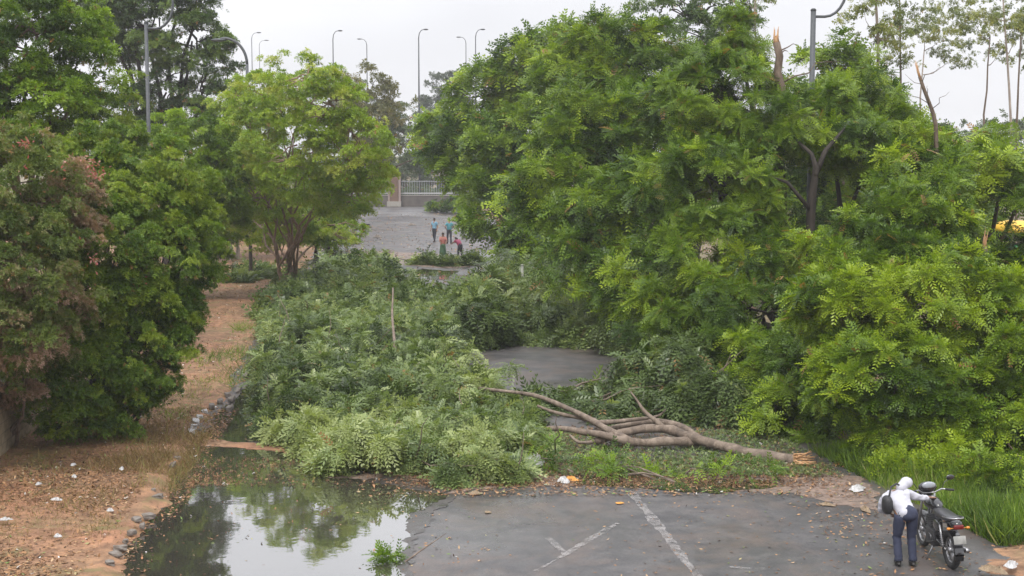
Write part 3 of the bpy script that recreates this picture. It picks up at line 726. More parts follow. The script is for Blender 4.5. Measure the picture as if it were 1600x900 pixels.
tree('leafy_bush', 'bright green bushy growth at right above the motorcycle', 'bush', (P(1480, 730, 30).x, 31, .1),
     [(1370, 400, 33, 95, 75), (1440, 340, 33.5, 70, 60), (1330, 480, 31.5, 90, 70), (1450, 480, 31, 110, 80), (1560, 520, 31, 90, 100), (1400, 600, 30, 120, 80), (1530, 640, 29.5, 110, 80), (1340, 600, 30.5, 75, 80), (1620, 600, 30, 90, 120), (1490, 420, 32, 60, 50), (1440, 690, 29.5, 90, 50), (1600, 720, 29, 60, 50), (1440, 725, 28.6, 70, 32), (1540, 745, 27.6, 80, 36), (1620, 770, 26.8, 60, 45), (1370, 710, 29.6, 50, 30)],
     'leaf_rain_tree', seed=205, cr_=.42, dens=1.25, per=90, tm=T_FR6, size=.27, droop=.45, tbase=.52, tvar=.24, young=.2, trunk_r=.12, forks=4, limbs=14)
tree('leafy_bush', 'dark low bush between the fallen trunk and the bright bushy growth', 'bush', (P(1240, 690, 33).x, 34, .1),
     [(1230, 640, 33, 70, 70), (1190, 590, 35, 80, 70), (1260, 560, 34, 60, 70), (1290, 660, 33, 45, 45)],
     'leaf_rain_tree', seed=206, cr_=.45, dens=1.1, per=62, tm=T_FR6, size=.32, droop=.7, tbase=.35, tvar=.2, young=.1, trunk_r=.08, forks=3)
tree('tall_tree', 'dark tree rising out of the top of the frame behind the right hand row', 'tree', (P(1090, 430, 75).x, 76, 0),
     [(1060, 20, 75, 60, 35), (1130, 10, 75, 60, 35), (1090, 60, 75, 70, 35), (1170, 20, 76, 40, 20)],
     'leaf_tall', bark='bark_dark', seed=207, cr_=.7, dens=.55, per=45, tm=T_SPRIG, size=.4, tbase=.3, tvar=.25, trunk_r=.25, inner=.1)
tree('leafy_tree', 'green treetop behind the lamp post on the right', 'tree', (P(1320, 430, 60).x, 60, 0),
     [(1310, 100, 60, 50, 45), (1280, 145, 58, 60, 45), (1350, 135, 60, 45, 38), (1400, 195, 60, 55, 32)],
     'leaf_rain_tree', seed=208, cr_=.6, dens=.8, per=48, tm=T_FR4, size=.45, tbase=.5, tvar=.25, trunk_r=.18)
tree('leafy_tree', 'green mass of leaves seen past the dark trunk of the largest tree', 'tree', (P(1380, 430, 62).x, 62, 0),
     [(1250, 250, 62, 75, 65), (1330, 290, 62, 80, 70), (1200, 330, 60, 70, 60), (1290, 360, 60, 80, 60), (1430, 290, 62, 80, 65), (1520, 300, 62, 60, 50), (1250, 420, 58, 70, 50), (1600, 270, 62, 70, 40), (1480, 370, 60, 70, 50)],
     'leaf_rain_tree', seed=210, cr_=.7, dens=1.0, per=48, tm=T_FR4, size=.5, tbase=.3, trunk_r=.2)
# hazy wood that closes the view behind the right row
tree('distant_tree', 'low grey green treetops on the right horizon', 'tree', (P(1500, 300, 150).x, 152, 0),
     [(1420, 215, 150, 60, 25), (1500, 215, 150, 60, 22), (1580, 205, 150, 60, 25), (1340, 210, 150, 50, 40), (1650, 200, 150, 60, 40)],
     'leaf_far', seed=209, cr_=1.2, dens=.9, per=40, tm=T_SPRIG, size=.7, tbase=.3, tvar=.2, trunk_r=.3)

# slender gum trees against the sky
def gum(px, Y, top_py, lean, lobes, seed, label, r=.09):
    b = P(px, 400, Y); base = Vector((b.x, Y, 0))
    t = empty('slender_tree', base, label, 'tree', 'slender trees at the top right')
    g = rng(seed); top = P(px + lean, top_py, Y) - base
    m = MB(); pts = curve_pts((0, 0, -.1), top, 9, (g.normal(0, .3), 0, 0), g, .006)
    m.tube(pts, [r * (1.1 - .08 * i) for i in range(10)], 7)
    L = []
    for (x, y, rx, ry) in lobes:
        c = P(x, y, Y) - base; k = Y / F; L.append(((c.x, c.y, c.z), rx * k, rx * k, ry * k))
        zt = c.z - g.uniform(.5, 1.2)
        s = min(pts, key=lambda q: abs(q.z - zt))
        m.tube(curve_pts(s, c, 5, (0, 0, -.2), g, .04), [r * .35, r * .3, r * .22, r * .15, r * .1, r * .05], 5)
    foliage('crown', L, 'leaf_gum', t, seed, cr_=.4, dens=.30, per=16, tm=T_SPRIG, size=.3, droop=1.0, tbase=.5, tvar=.3, inner=.4, back=1)
    m.build('trunk', MATS['bark_pale' if seed % 2 else 'bark_brown'], t)
gum(1369, 60, -60, 2, [(1350, 20, 40, 25), (1400, 40, 30, 25), (1375, -30, 40, 25)], 301, 'thickest slender grey trunk left of the sparse leafy tops', .12)
gum(1405, 75, -20, 0, [(1400, 50, 35, 30), (1430, 20, 30, 25), (1405, 85, 25, 20)], 302, 'slender trunk with leaf tufts just right of the thickest grey trunk')
gum(1444, 85, 80, 0, [(1480, 50, 35, 35), (1445, 30, 30, 25), (1500, 80, 25, 20)], 303, 'thin short pole like trunk beside the snapped orange stub')
gum(1545, 80, 60, 2, [(1520, 40, 35, 30), (1560, 80, 22, 18), (1500, 10, 30, 20)], 304, 'thin leaning trunk left of the tall bare one near the corner')
gum(1563, 70, -20, 3, [(1580, 20, 35, 25), (1545, 10, 35, 20), (1590, 50, 25, 20)], 305, 'tall straight slender trunk near the top right corner')
gum(1594, 75, 40, 2, [(1600, 30, 35, 25), (1620, 70, 30, 25)], 306, 'slender trunk at the right edge of the frame')
gum(1180, 65, -40, 2, [(1190, -20, 35, 20), (1150, -30, 30, 20)], 307, 'slender trunk left of the snapped grey trunk', .08)

# snapped trunks sticking out of the canopy
def snapped(px0, py0, px1, py1, Y, r, seed, label, twigs=3):
    a = P(px0, py0, Y); b = P(px1, py1, Y); g = rng(seed)
    base = Vector((a.x, Y, 0)); t = empty('snapped_trunk', base, label, 'tree trunk', 'snapped trunks in the right hand row')
    m = MB(); al, bl = a - base, b - base
    m.tube([(0, 0, -.1)] + curve_pts(Vector((0, 0, al.z * .5)), al, 3, (g.normal(0, .1), 0, 0), g, .02) + curve_pts(al, bl, 4, (0, 0, 0), g, .03)[1:], [r * 1.5, r * 1.4, r * 1.3, r * 1.2, r * 1.15, r * 1.08, r, r * .95, r * .9], 9)
    for k in range(twigs):
        s = al.lerp(bl, g.uniform(.2, .9)); e = s + Vector((g.normal(0, .8), g.normal(0, .4), g.uniform(.1, .8)))
        m.tube(curve_pts(s, e, 4, (0, 0, .1), g, .08), [r * .25, r * .2, r * .15, r * .1, r * .05], 5)
    m.build('trunk', MATS['bark_brown'], t)
    s = MB(); d = (bl - al).normalized()
    for k in range(13):
        an = k * 2.4; o_ = Vector((math.cos(an), math.sin(an), 0)) * r * .5
        s.tube([bl + o_ - d * .1, bl + o_ * .9 + d * g.uniform(.05, .2), bl + o_ * 1.1 + d * g.uniform(.15, .5) + Vector((r * .4, 0, 0))], [r * .34, r * .22, r * .05], 4)
    s.build('split_end', MATS['split_wood'], t)
snapped(1222, 160, 1213, 66, 42.2, .12, 401, 'thick snapped trunk with orange splintered top left of the lamp post')
snapped(1462, 195, 1437, 120, 41, .055, 402, 'slanting snapped trunk with pale split below the slender trees', 5)
snapped(1535, 430, 1538, 385, 33, .07, 403, 'short broken stem with fresh tan wood at the right edge', 1)

# ================================================================== FALLEN TREES
def lobes_w(l, base, dk=.8):
    out = []
    for (px, py, Y, rx, ry) in l:
        c = P(px, py, Y) - Vector(base); k = Y / F
        out.append(((c.x, c.y, c.z), rx * k, max(rx, ry) * k * dk, ry * k))
    return out
def fallen(label, base, lobes, seed, mat='leaf_fallen', branches=(), tm=None, size=.36, cr_=.5, dens=1.1, per=60, tbase=.45, droop=.7, dk=.9, young=.18, split=None, tvar=.27, name='fallen_tree', twigs=30, flat_z=0):
    base = Vector(base); t = empty(name, base, label, 'fallen tree', None)
    L = []; gg = rng(seed + 7)
    if flat_z:                                   # crowns lying on the ground: spread over the road, not heaped up
        for (px, py, Y, rx, ry) in lobes:
            h = flat_z * gg.uniform(.6, 1.5); c = G(px, py + 4, h * .55); a = G(px, py + ry * .8, h * .55).y; b2 = G(px, py - ry * .8, h * .55).y
            c.y = (a + b2) / 2; c.x = ray(px, py).x * c.y / ray(px, py).y; c -= base
            L.append(((c.x, c.y, c.z), rx * .9 * (c.y + base.y) / F, (b2 - a) / 2, h))
    else: L = [(c, rx * .86, ry * .86, rz * .86) for c, rx, ry, rz in lobes_w(lobes, base, dk)]
    o, C = foliage('crown', L, mat, t, seed, cr_=cr_, dens=dens, per=per, tm=tm or T_HANG, size=size, droop=droop, up=.45, tbase=tbase, tvar=tvar, young=young, zmin=-base.z + .02, inner=.2, back=.8)
    m = MB(); g = rng(seed + 50)
    for pts, r0, r1 in branches:
        pp = [P(*q) - base for q in pts]
        # refine with gentle wobble
        fine = []
        for i in range(len(pp) - 1):
            for k in range(4): fine.append(pp[i].lerp(pp[i + 1], k / 4) + Vector(g.normal(0, .018, 3)))
        fine.append(pp[-1]); n = len(fine)
        for _ in range(2):
            fine = [fine[0]] + [(fine[i - 1] + fine[i] * 2 + fine[i + 1]) / 4 for i in range(1, n - 1)] + [fine[-1]]
        m.tube(fine, [(r0 + (r1 - r0) * i / (n - 1)) * (1 + .07 * math.sin(i * 1.7) + g.normal(0, .05)) for i in range(n)], 10)
    # twigs feeding the clumps
    cs = [Vector(l[0]) for l in L]
    for k in range(twigs):
        a = cs[int(g.integers(len(cs)))]; c = Vector(C[int(g.integers(len(C)))])
        if (a - c).length < 3.2: m.tube(curve_pts(a - Vector((0, 0, .3)), c, 4, (0, 0, .1), g, .05), [.035, .03, .022, .015, .006], 5)
    for k in range(twigs // 3):
        c = Vector(C[int(g.integers(len(C)))]); m.tube(curve_pts(c - Vector((0, 0, .35)), c + Vector(g.normal(0, .55, 3)) + Vector((0, 0, .35)), 4, (0, 0, 0), g, .06), [.022, .018, .014, .010, .004], 5)
    m.build('trunk', MATS['bark_fallen'], t)
    if split: split(t, base)
    return t
def split1(t, base):
    g = rng(9); s = MB(); e = P(1250, 722, 29.6) - base
    for k in range(70):
        o_ = Vector((0, g.normal(0, .08), g.normal(0, .07))); d = Vector((1, g.normal(0, .22), g.normal(-.05, .25))).normalized()
        s.tube([e + o_ - d * .15, e + o_ + d * g.uniform(.05, .15), e + o_ * 1.2 + d * g.uniform(.1, .34)], [.022, .015, .004], 4)
    s.build('split_end', MATS['split_wood'], t)
TY = 31.0
fallen('fallen tree with bare grey brown trunk and orange snapped end on the road', (P(1000, 720, 31).x, 31, 0),
       [(560, 680, 32.5, 66, 36), (650, 682, 31.5, 66, 38), (740, 692, 30.5, 66, 32), (785, 655, 31.5, 42, 34), (540, 635, 34, 65, 45), (650, 635, 34, 60, 42), (745, 632, 33, 42, 32), (530, 690, 31.5, 40, 24), (700, 705, 30, 56, 22), (610, 705, 30.4, 70, 20), (735, 730, 28.8, 70, 14), (560, 714, 29.6, 75, 14), (790, 728, 28.9, 40, 12), (650, 716, 29.2, 70, 14), (465, 655, 33, 36, 26), (490, 680, 31.2, 34, 20), (815, 690, 31, 36, 22)],
       501, flat_z=.42, mat='leaf_fallen', tm=T_HANG, size=.3, per=80, twigs=60, dens=1.15, tbase=.6, young=.2, split=split1,
       branches=[([(1256, 722, 29.6), (1200, 714, 30.0), (1150, 704, 30.5), (1095, 688, 31.0), (1050, 672, 31.5), (1010, 668, 31.8), (960, 678, 31.5), (930, 690, 31.3)], .13, .085),
                 ([(1110, 698, 31.2), (1070, 668, 31.8), (1030, 655, 32.4), (960, 668, 32.5), (930, 672, 32.4)], .09, .06),
                 ([(1090, 690, 31.2), (1040, 690, 31), (990, 692, 31), (950, 682, 31.2), (900, 672, 31.4), (860, 668, 31.6), (825, 675, 31.7), (810, 684, 31.6)], .115, .035),
                 ([(985, 690, 31), (930, 658, 32.2), (880, 635, 33), (835, 615, 33.6), (750, 607, 34)], .085, .035),
                 ([(930, 655, 32.6), (880, 650, 32.8), (840, 634, 33.2)], .06, .03),
                 ([(930, 662, 32.4), (1000, 655, 32.2), (1030, 650, 32.2), (1040, 640, 32)], .06, .015),
                 ([(1040, 672, 31.6), (1008, 645, 31.8), (985, 612, 32)], .07, .015),
                 ([(930, 690, 31.2), (905, 695, 31), (890, 680, 31.2)], .045, .03),
                 ([(640, 640, 34), (700, 600, 35), (760, 608, 34.5)], .05, .05)])
fallen('grey green heap of a fallen tree crown covering the left lanes', (P(600, 560, 42).x, 42, 0),
       [(490, 600, 35.5, 56, 46), (475, 560, 38.5, 46, 38), (540, 570, 38, 70, 60), (615, 560, 38, 62, 52), (680, 560, 37.5, 30, 50), (480, 500, 43, 55, 45), (540, 500, 44, 70, 48), (620, 512, 42, 65, 44), (690, 515, 41, 56, 38), (465, 635, 34, 34, 36), (510, 640, 34.5, 50, 44), (590, 620, 35.5, 60, 44), (650, 600, 36, 50, 46), (685, 620, 35, 36, 34)],
       502, flat_z=.55, twigs=120, tbase=.5, size=.32, per=85, cr_=.5, branches=[([(600, 620, 36), (620, 560, 39), (612, 490, 42), (614, 450, 43)], .07, .02), ([(650, 690, 35), (648, 620, 36), (655, 560, 38)], .06, .03), ([(470, 560, 40), (520, 575, 39), (640, 590, 38)], .06, .03)])
fallen('fallen crown farther back reaching the yellow green tree', (P(540, 470, 55).x, 54, 0),
       [(520, 450, 56, 65, 32), (585, 455, 57, 50, 24), (655, 472, 52, 55, 16), (560, 418, 62, 50, 12), (480, 470, 52, 50, 32), (705, 480, 50, 50, 16), (600, 482, 50, 60, 24)],
       503, flat_z=.42, tbase=.5, size=.5, cr_=.6, tm=T_FR4, twigs=15)
fallen('fallen crown across the right lanes behind the bare patch of asphalt', (P(830, 500, 48).x, 48, 0),
       [(755, 495, 48, 50, 36), (830, 488, 48, 65, 40), (905, 500, 46.5, 55, 34), (790, 462, 54, 45, 20), (850, 445, 55, 60, 35), (740, 474, 55, 34, 12), (960, 515, 44, 40, 36)],
       504, flat_z=.8, tbase=.45, size=.45, cr_=.58, twigs=25, tvar=.18)
fallen('drooping torn limb hanging from the right row down to the asphalt', (P(1040, 620, 36.5).x, 36.5, 0),
       [(1000, 600, 36.5, 45, 60), (1060, 590, 36, 60, 70), (1110, 620, 35, 60, 55), (1020, 650, 35, 50, 30), (1150, 640, 34, 50, 50), (900, 622, 36, 45, 10), (850, 618, 36.5, 55, 13), (800, 626, 35.5, 40, 12), (930, 612, 36.5, 40, 12), (960, 640, 34.5, 50, 14)],
       505, tbase=.32, size=.42, cr_=.48, droop=1.1, tvar=.16, name='broken_branch')
fallen('bright green leafy branch lying below the bare trunk', (P(1040, 730, 29.8).x, 29.8, 0),
       [(960, 728, 29.6, 50, 8), (1060, 738, 29.2, 70, 8), (1140, 742, 28.8, 60, 10), (930, 735, 29.4, 40, 10), (1090, 750, 28.4, 80, 8), (870, 715, 30.6, 40, 14), (960, 745, 28.8, 60, 8)],
       506, flat_z=.28, mat='leaf_fresh', tm=T_FR6, tbase=.35, size=.26, cr_=.35, dens=.3, per=16, droop=.3, name='broken_branch', tvar=.4, twigs=6)
fallen('small leafy branch at the front edge of the puddle', (P(620, 880, 22.6).x, 22.6, 0),
       [(604, 880, 22.6, 14, 9)], 507, mat='leaf_fresh', tm=T_FR6, tbase=.6, size=.2, cr_=.14, per=20, dens=.8, droop=.2, name='broken_branch', twigs=4)
fallen('low scrub branches lying on the far left verge', (P(400, 440, 72).x, 72, 0),
       [(370, 442, 70, 35, 10), (420, 436, 72, 30, 12), (395, 425, 76, 30, 7), (440, 470, 62, 30, 12)], 508, tm=T_FR4, tbase=.4, size=.45, cr_=.4, name='broken_branch', twigs=8)
fallen('small green branch lying near the women on the far road', (G(700, 408).x, G(700, 408).y, 0),
       [(665, 408, 82, 20, 2), (705, 412, 81, 24, 3), (738, 408, 83, 20, 7)], 509, tm=T_FR4, tbase=.4, size=.45, cr_=.35, name='broken_branch', twigs=6)

# ================================================================== LAMP POSTS
def lamp_near(px, top_py, Y, end, label, r=.085):
    b = P(px, top_py, Y); base = Vector((b.x, Y, 0)); k = Y / F
    t = empty('street_lamp', base, label, 'street lamp', 'curved arm street lamps')
    H = b.z
    m = MB(); m.tube([(0, 0, -.1), (0, 0, H)], [r * 1.25, r], 14); m.tube([(0, 0, H), (0, 0, H + .06)], [r * 1.25, r * .6], 14); m.tube([(0, 0, 0), (0, 0, .3)], r * 1.9, 14); m.build('pole', MET, t)
    s = 1 if end > 0 else -1; a = MB(); W = abs(end); pts = []
    for i in range(15):
        th = -math.pi / 2 + math.pi * 1.15 * i / 14
        pts.append((s * (W * (.35 + .65 * math.cos(th))), 0, H - .2 + W * .9 * (1 + math.sin(th))))
    pts.insert(0, (0, 0, H - .2)); a.tube(pts, .045, 10); a.build('arm', MET, t)
    e = Vector(pts[-1]); h = MB(); h.blob(e - Vector((s * .28, 0, .02)), (.38, .14, .09)); hd = h.build('lamp_head', MET, t)
    ln = MB(); ln.blob(e - Vector((s * .3, 0, .07)), (.24, .1, .06)); ln.build('lens', simple('lamp_glass', (.6, .6, .58), rough=.2), hd)
lamp_near(1271, 16, 45.5, 1.05, 'nearest curved arm street lamp rising above the right hand trees', .085)
lamp_near(228, 36, 52, 1.0, 'curved arm street lamp among the trees at the left', .065)
def lamp_crook():
    Y = 75; b = P(386, 100, Y); base = Vector((b.x, Y, 0))
    t = empty('street_lamp', base, 'hooked street lamp poking above the yellow green tree at left', 'street lamp', 'curved arm street lamps')
    m = MB(); m.tube([(0, 0, -.1), (0, 0, b.z)], [.1, .08], 12); m.build('pole', MET, t)
    a = MB(); W = 34 * Y / F; a.tube([(-W + W * math.cos(th), 0, b.z + W * 1.15 * math.sin(th)) for th in [math.pi * .56 * i / 12 for i in range(13)]], .075, 10); a.build('arm', MET, t)
    e = Vector((-W * 1.15, 0, b.z + W * 1.12)); h = MB(); h.blob(e - Vector((.15, 0, .05)), (.4, .15, .09)); h.build('lamp_head', MET, t)
lamp_crook()
def lamp_tall(px, py, Y, label, side=1, r=.16):
    b = P(px, py, Y); base = Vector((b.x, Y, 0)); k = Y / F
    t = empty('tall_lamp', base, label, 'street lamp', 'tall lamps in the haze beyond the trees')
    m = MB(); H = b.z; L = 14 * k * side
    m.tube([(0, 0, -.2), (0, 0, H * .6), (0, 0, H - 1.0)], [r * 1.3, r, r * .7], 10); m.build('pole', MET, t)
    a = MB(); a.tube([(0, 0, H - 1.0), (L * .08, 0, H - .45), (L * .3, 0, H - .1), (L * .6, 0, H)], [r * .6, r * .5, r * .45, r * .4], 8); a.build('arm', MET, t)
    h = MB(); h.blob((L * .8, 0, H), (abs(L) * .28, .2, .1)); h.build('lamp_head', MET, t)
for px, py, Y, lab, sd_, r_ in [
    (654, 46, 170, 'tall lamp standing alone in the middle of the sky', 1, .17), (743, 46, 180, 'tall lamp nearest the right hand tree', 1, .15),
    (728, 58, 230, 'slightly lower lamp just left of the one nearest the right hand tree', -1, .15), (520, 48, 175, 'tall lamp above the top of the yellow green tree', 1, .15),
    (573, 61, 230, 'lower lamp above the olive treetop', -1, .16), (393, 51, 230, 'small lamp left of the sky gap beside the hooked lamp', 1, .14), (405, 63, 290, 'faintest small lamp beside the hooked lamp', 1, .12)]:
    lamp_tall(px, py, Y, lab, sd_, r_ * .62)

# ================================================================== FAR FENCE AND GATE
def fence():
    Yf = G(650, 323).y; k = Yf / F
    white = simple('pale_rail', (.4, .4, .4), (.3, .3, .3), .5)
    x0, x1 = P(500, 320, Yf).x, P(880, 320, Yf).x
    ztop = P(650, 282, Yf).z; zr_ = P(650, 302, Yf).z; zb = P(650, 306, Yf).z
    wt = empty('low_wall', ((x0 + x1) / 2, Yf, 0), 'low grey brown wall under the railing at the far end of the road', 'wall')
    m = MB(); m.box((0, .05, zb / 2), (x1 - x0, .3, zb)); m.build('wall_panel', simple('far_wall', (.13, .115, .10), (.08, .07, .065), .9, scale=1), wt, False)
    m = MB(); m.box((0, .05, zb + .05), (x1 - x0, .4, .09)); m.build('coping', simple('concrete', (.32, .3, .27)), wt, False)
    ft = empty('railing', ((x0 + x1) / 2, Yf, zb + .1), 'metal railing of thin upright bars closing the far end of the road', 'railing')
    hb = ztop - zb - .1
    m = MB(); W = x1 - x0
    for i in range(int(W / .28)):
        X = -W / 2 + i * .28; m.tube([(X, 0, 0), (X, 0, hb)], .03, 5)
    m.build('bars', simple('bar_grey', (.3, .31, .32), (.22, .23, .24), .5), ft, False)
    m = MB(); m.box((0, -.05, zr_ - zb - .1), (W, .08, .16)); m.build('rail', white, ft, False)
    m = MB(); m.box((0, -.05, hb - .1), (W, .06, .08)); m.build('rail', simple('bar_grey', (.3, .31, .32)), ft, False)
    px = P(616, 318, Yf - .6)
    gt = empty('gate_pillar', (px.x, Yf - .6, 0), 'narrow brown pillar with pinkish sides in front of the far railing', 'pillar')
    m = MB(); m.box((0, 0, 1.7), (.95, .5, 3.4)); m.build('shaft', simple('pillar_brown', (.17, .10, .07), (.11, .07, .05), .8, scale=2), gt, False, bevel=.03)
    m = MB(); m.box((.62, .1, 1.75), (.24, .5, 3.5)); m.box((-.6, .1, 1.75), (.2, .5, 3.5)); m.build('side_panel', simple('pillar_pink', (.32, .24, .22), (.24, .19, .17), .8), gt, False)
    m = MB(); m.box((0, 0, .35), (1.6, .7, .6)); m.build('plinth', simple('concrete', (.3, .3, .3)), gt, False)
fence()
tree('hedge', 'low dark hedge in front of the wall at the far right end of the road', 'hedge', (P(720, 325, 148).x, 148, 0),
     [(690, 322, 148, 25, 8), (725, 318, 146, 30, 12), (760, 310, 144, 30, 16)], 'leaf_rain_tree', seed=130, cr_=.6, per=40, tm=T_SPRIG, size=.5, tbase=.3, trunk_r=.05)
# pale post by the walkers
b = G(724, 372); t = empty('roadside_post', b, 'pale upright post beside the walkers at the right side of the far road', 'post')
m = MB(); m.tube([(0, 0, -.1), (0, 0, 1.2), (0, 0, 2.2)], [.13, .12, .11], 10); m.build('shaft', simple('post_white', (.36, .36, .32), (.25, .25, .22), .7), t)
m = MB(); m.tube([(0, 0, 2.2), (0, 0, 2.28)], [.16, .15], 10); m.build('cap', simple('post_white', (.55, .55, .48)), t)
b = P(816, 440, 58); t = empty('roadside_post', (b.x, 58, 0), 'short white post half hidden under the right hand tree', 'post')
m = MB(); m.tube([(0, 0, -.1), (0, 0, 1.9)], [.06, .055], 10); m.build('shaft', simple('post_white', (.55, .55, .48)), t)
m = MB(); m.tube([(0, 0, 1.9), (0, 0, 1.95)], [.07, .065], 10); m.build('cap', simple('post_white', (.55, .55, .48)), t)

# yellow roofed rickshaw glimpsed at the right edge
def rickshaw():
    p = P(1592, 347, 50); t = empty('auto_rickshaw', (p.x, 50, p.z - 1.75), 'yellow roofed vehicle glimpsed through the foliage at the right edge', 'vehicle')
    yl = simple('yellow_hood', (.75, .45, .03), (.62, .38, .03), .45); gr = simple('green_body', (.03, .2, .06), (.02, .14, .04), .35); bk = simple('rubber', (.02, .02, .02), (.03, .03, .03), .8)
    m = MB(); m.blob((0, 0, 1.42), (.72, 1.25, .38), 20, 10, fn=lambda q: Vector((math.copysign(abs(q.x) ** .6, q.x), math.copysign(abs(q.y) ** .6, q.y), max(q.z, 0)))); m.build('roof', yl, t)
    m = MB(); m.box((0, -.55, .62), (1.3, 1.3, .75)); m.build('body', gr, t, bevel=.1)
    m = MB(); m.box((0, .75, .6), (.75, .7, .7)); m.build('body_front', gr, t, bevel=.14)
    m = MB()
    for x, y in ((-.6, -1.1), (.6, -1.1), (-.5, .85), (.5, .85), (-.62, 0), (.62, 0)): m.tube([(x, y, .7), (x * .95, y * .95, 1.5)], .025, 6)
    m.build('frame', bk, t)
    m = MB(); m.box((0, 1.0, 1.2), (.9, .02, .4)); m.build('windscreen', simple('glass_dark', (.05, .06, .06), rough=.1), t)
    for x, y in ((-.58, -.75), (.58, -.75), (0, 1.0)):
        m = MB(); m.ring((x, y, .23), (1, 0, 0), .16, .07); m.build('wheel', bk, t)
    m = MB(); m.box((0, -.3, .95), (1.1, .4, .12)); m.build('seat', bk, t, bevel=.03)
    s = MB(); s.box((0, 0, 0), (6, 6, .3))
rickshaw()

# ================================================================== KERB STONES, SCRAPS
def stone(name, p, s, seed, mat, label, group, cat='kerb stone', rz=0):
    g = random.Random(seed); m = MB()
    def f(q):
        v = Vector((math.copysign(abs(q.x) ** .38, q.x), math.copysign(abs(q.y) ** .38, q.y), math.copysign(abs(q.z) ** .38, q.z)))
        return v * (.9 + .38 * mnoise.noise(v * 1.1 + Vector((seed * 3.7, 0, 0))) + .14 * mnoise.noise(v * 3.1 + Vector((seed, 0, 0))))
    m.blob((0, 0, 0), s, 9, 6, fn=f)
    o = m.build(name, mat, smooth=False, loc=(p[0], p[1], p[2] + s[2] * .1)); o.rotation_euler = (g.uniform(-.15, .15), g.uniform(-.15, .15), rz)
    tag(o, label, cat, group); return o
white = simple('lime_paint', (.5, .5, .5), (.3, .28, .27), .8, scale=7, bump=.5)
conc = simple('old_concrete', (.22, .20, .18), (.10, .075, .055), .9, scale=7, bump=.6)
grp1 = 'whitewashed kerb stones at the second puddle'; grp2 = 'broken grey kerb stones along the large puddle'
for i, (px, py) in enumerate([(299, 676), (303, 668), (306, 660), (312, 653), (320, 645), (331, 636), (344, 628), (356, 618)]):
    p = G(px, py, .05); stone('kerb_stone', p, (.09, .16, .08), i, white if i < 5 else conc, 'whitewashed kerb stone in the short row left of the second puddle' if i < 5 else 'grey kerb stone in the row leading away past the whitewashed ones', grp1 if i < 5 else 'grey kerb stones past the whitewashed ones', rz=.3)
for i, (px, py) in enumerate([(240, 767), (247, 776), (214, 812), (222, 822), (206, 832), (232, 806), (196, 846), (180, 866), (172, 880), (270, 726), (277, 716), (188, 856)]):
    p = G(px, py, .10); stone('kerb_stone', p, (.05 + .02 * (i % 3), .08 + .05 * (i % 2), .045), 30 + i, conc, 'broken grey kerb stone at the edge of the large puddle', grp2, rz=.3 + i)
k = 0
for Yk in np.arange(36, 118, 1.35):
    if 40 < Yk < 58 and k % 3 == 0: k += 1; continue
    stone('kerb_stone', (RX(EDGE_L + .06, Yk) + .05 * math.sin(Yk * 3), Yk, .03), (.08, .42, .07), 60 + k % 5, conc, 'weathered kerb stone lining the far left side of the road', 'far left kerb stones', rz=.09); k += 1

cloth = simple('plastic_white', (.5, .5, .5), (.3, .29, .28), .5, bump=.4, bscale=15)
tan = simple('cardboard', (.28, .21, .13), (.17, .12, .08), .85)
orange = simple('dry_leaf_orange', (.6, .3, .06), (.5, .22, .05), .7)
def scrap(px, py, s, seed, mat, label, group=None, cat='litter', z=.02):
    g = rng(seed); nr, ns = 5, 16; p = G(px, py, z)
    rr = 1 + .22 * np.array([math.sin(a * 2 + seed) + .6 * math.sin(a * 3 + seed * 2) + .5 * math.sin(a * 5 + seed * 3) for a in np.arange(ns) * 2 * math.pi / ns]); V = [(0, 0, s[2])]
    for j in range(1, nr + 1):
        for i in range(ns):
            a = i * 2 * math.pi / ns; q = j / nr
            V.append((s[0] * .5 * q * rr[i] * math.cos(a), s[1] * .5 * q * rr[i] * math.sin(a), s[2] * ((1 - q ** 2) * g.uniform(.35, 1.2) + g.uniform(0, .12))))
    Fq = [(0, 1 + i, 1 + (i + 1) % ns) for i in range(ns)] + [(1 + (j - 1) * ns + i, 1 + j * ns + i, 1 + j * ns + (i + 1) % ns, 1 + (j - 1) * ns + (i + 1) % ns) for j in range(1, nr) for i in range(ns)]
    me = bpy.data.meshes.new('scrap'); me.from_pydata(V, [], Fq)
    o = link('plastic_bag' if mat == cloth else 'litter_scrap', me, mat, loc=p)
    o.rotation_euler = (0, 0, seed); sm = o.modifiers.new('thick', 'SOLIDIFY'); sm.thickness = .006
    tag(o, label, cat, group); return o
scrap(836, 725, (.5, .5, .22), 1, cloth, 'largest white plastic bag on the green branches below the bare trunk', z=.05)
scrap(880, 752, (.34, .3, .1), 2, cloth, 'small white bag among the debris in front of the fallen branches')
scrap(893, 750, (.3, .2, .08), 3, orange, 'yellow orange wrapper beside the small white bag')
scrap(742, 771, (.3, .22, .05), 4, tan, 'pale tan scrap lying on the front edge of the debris')
scrap(762, 800, (.16, .1, .02), 5, tan, 'thin tan scrap on the grey asphalt near the puddle')
scrap(968, 786, (.16, .1, .02), 6, orange, 'single orange leaf on the bare asphalt')
scrap(1340, 765, (.4, .3, .1), 7, cloth, 'crumpled white scrap on the dirt left of the grass')
scrap(1352, 797, (.34, .16, .08), 8, tan, 'tan chunk of bark on the dirt left of the motorcyclist')
scrap(1292, 789, (.3, .12, .05), 9, tan, 'flat tan scrap on the muddy road edge')
for i, (px, py) in enumerate([(114, 727), (116, 745), (88, 781), (172, 798), (90, 838), (8, 812), (60, 757), (190, 733)]):
    scrap(px, py, (.13 + .05 * (i % 3), .11, .05), 20 + i, cloth, 'small white plastic scrap on the brown left verge', 'white scraps on the left verge', z=.2)
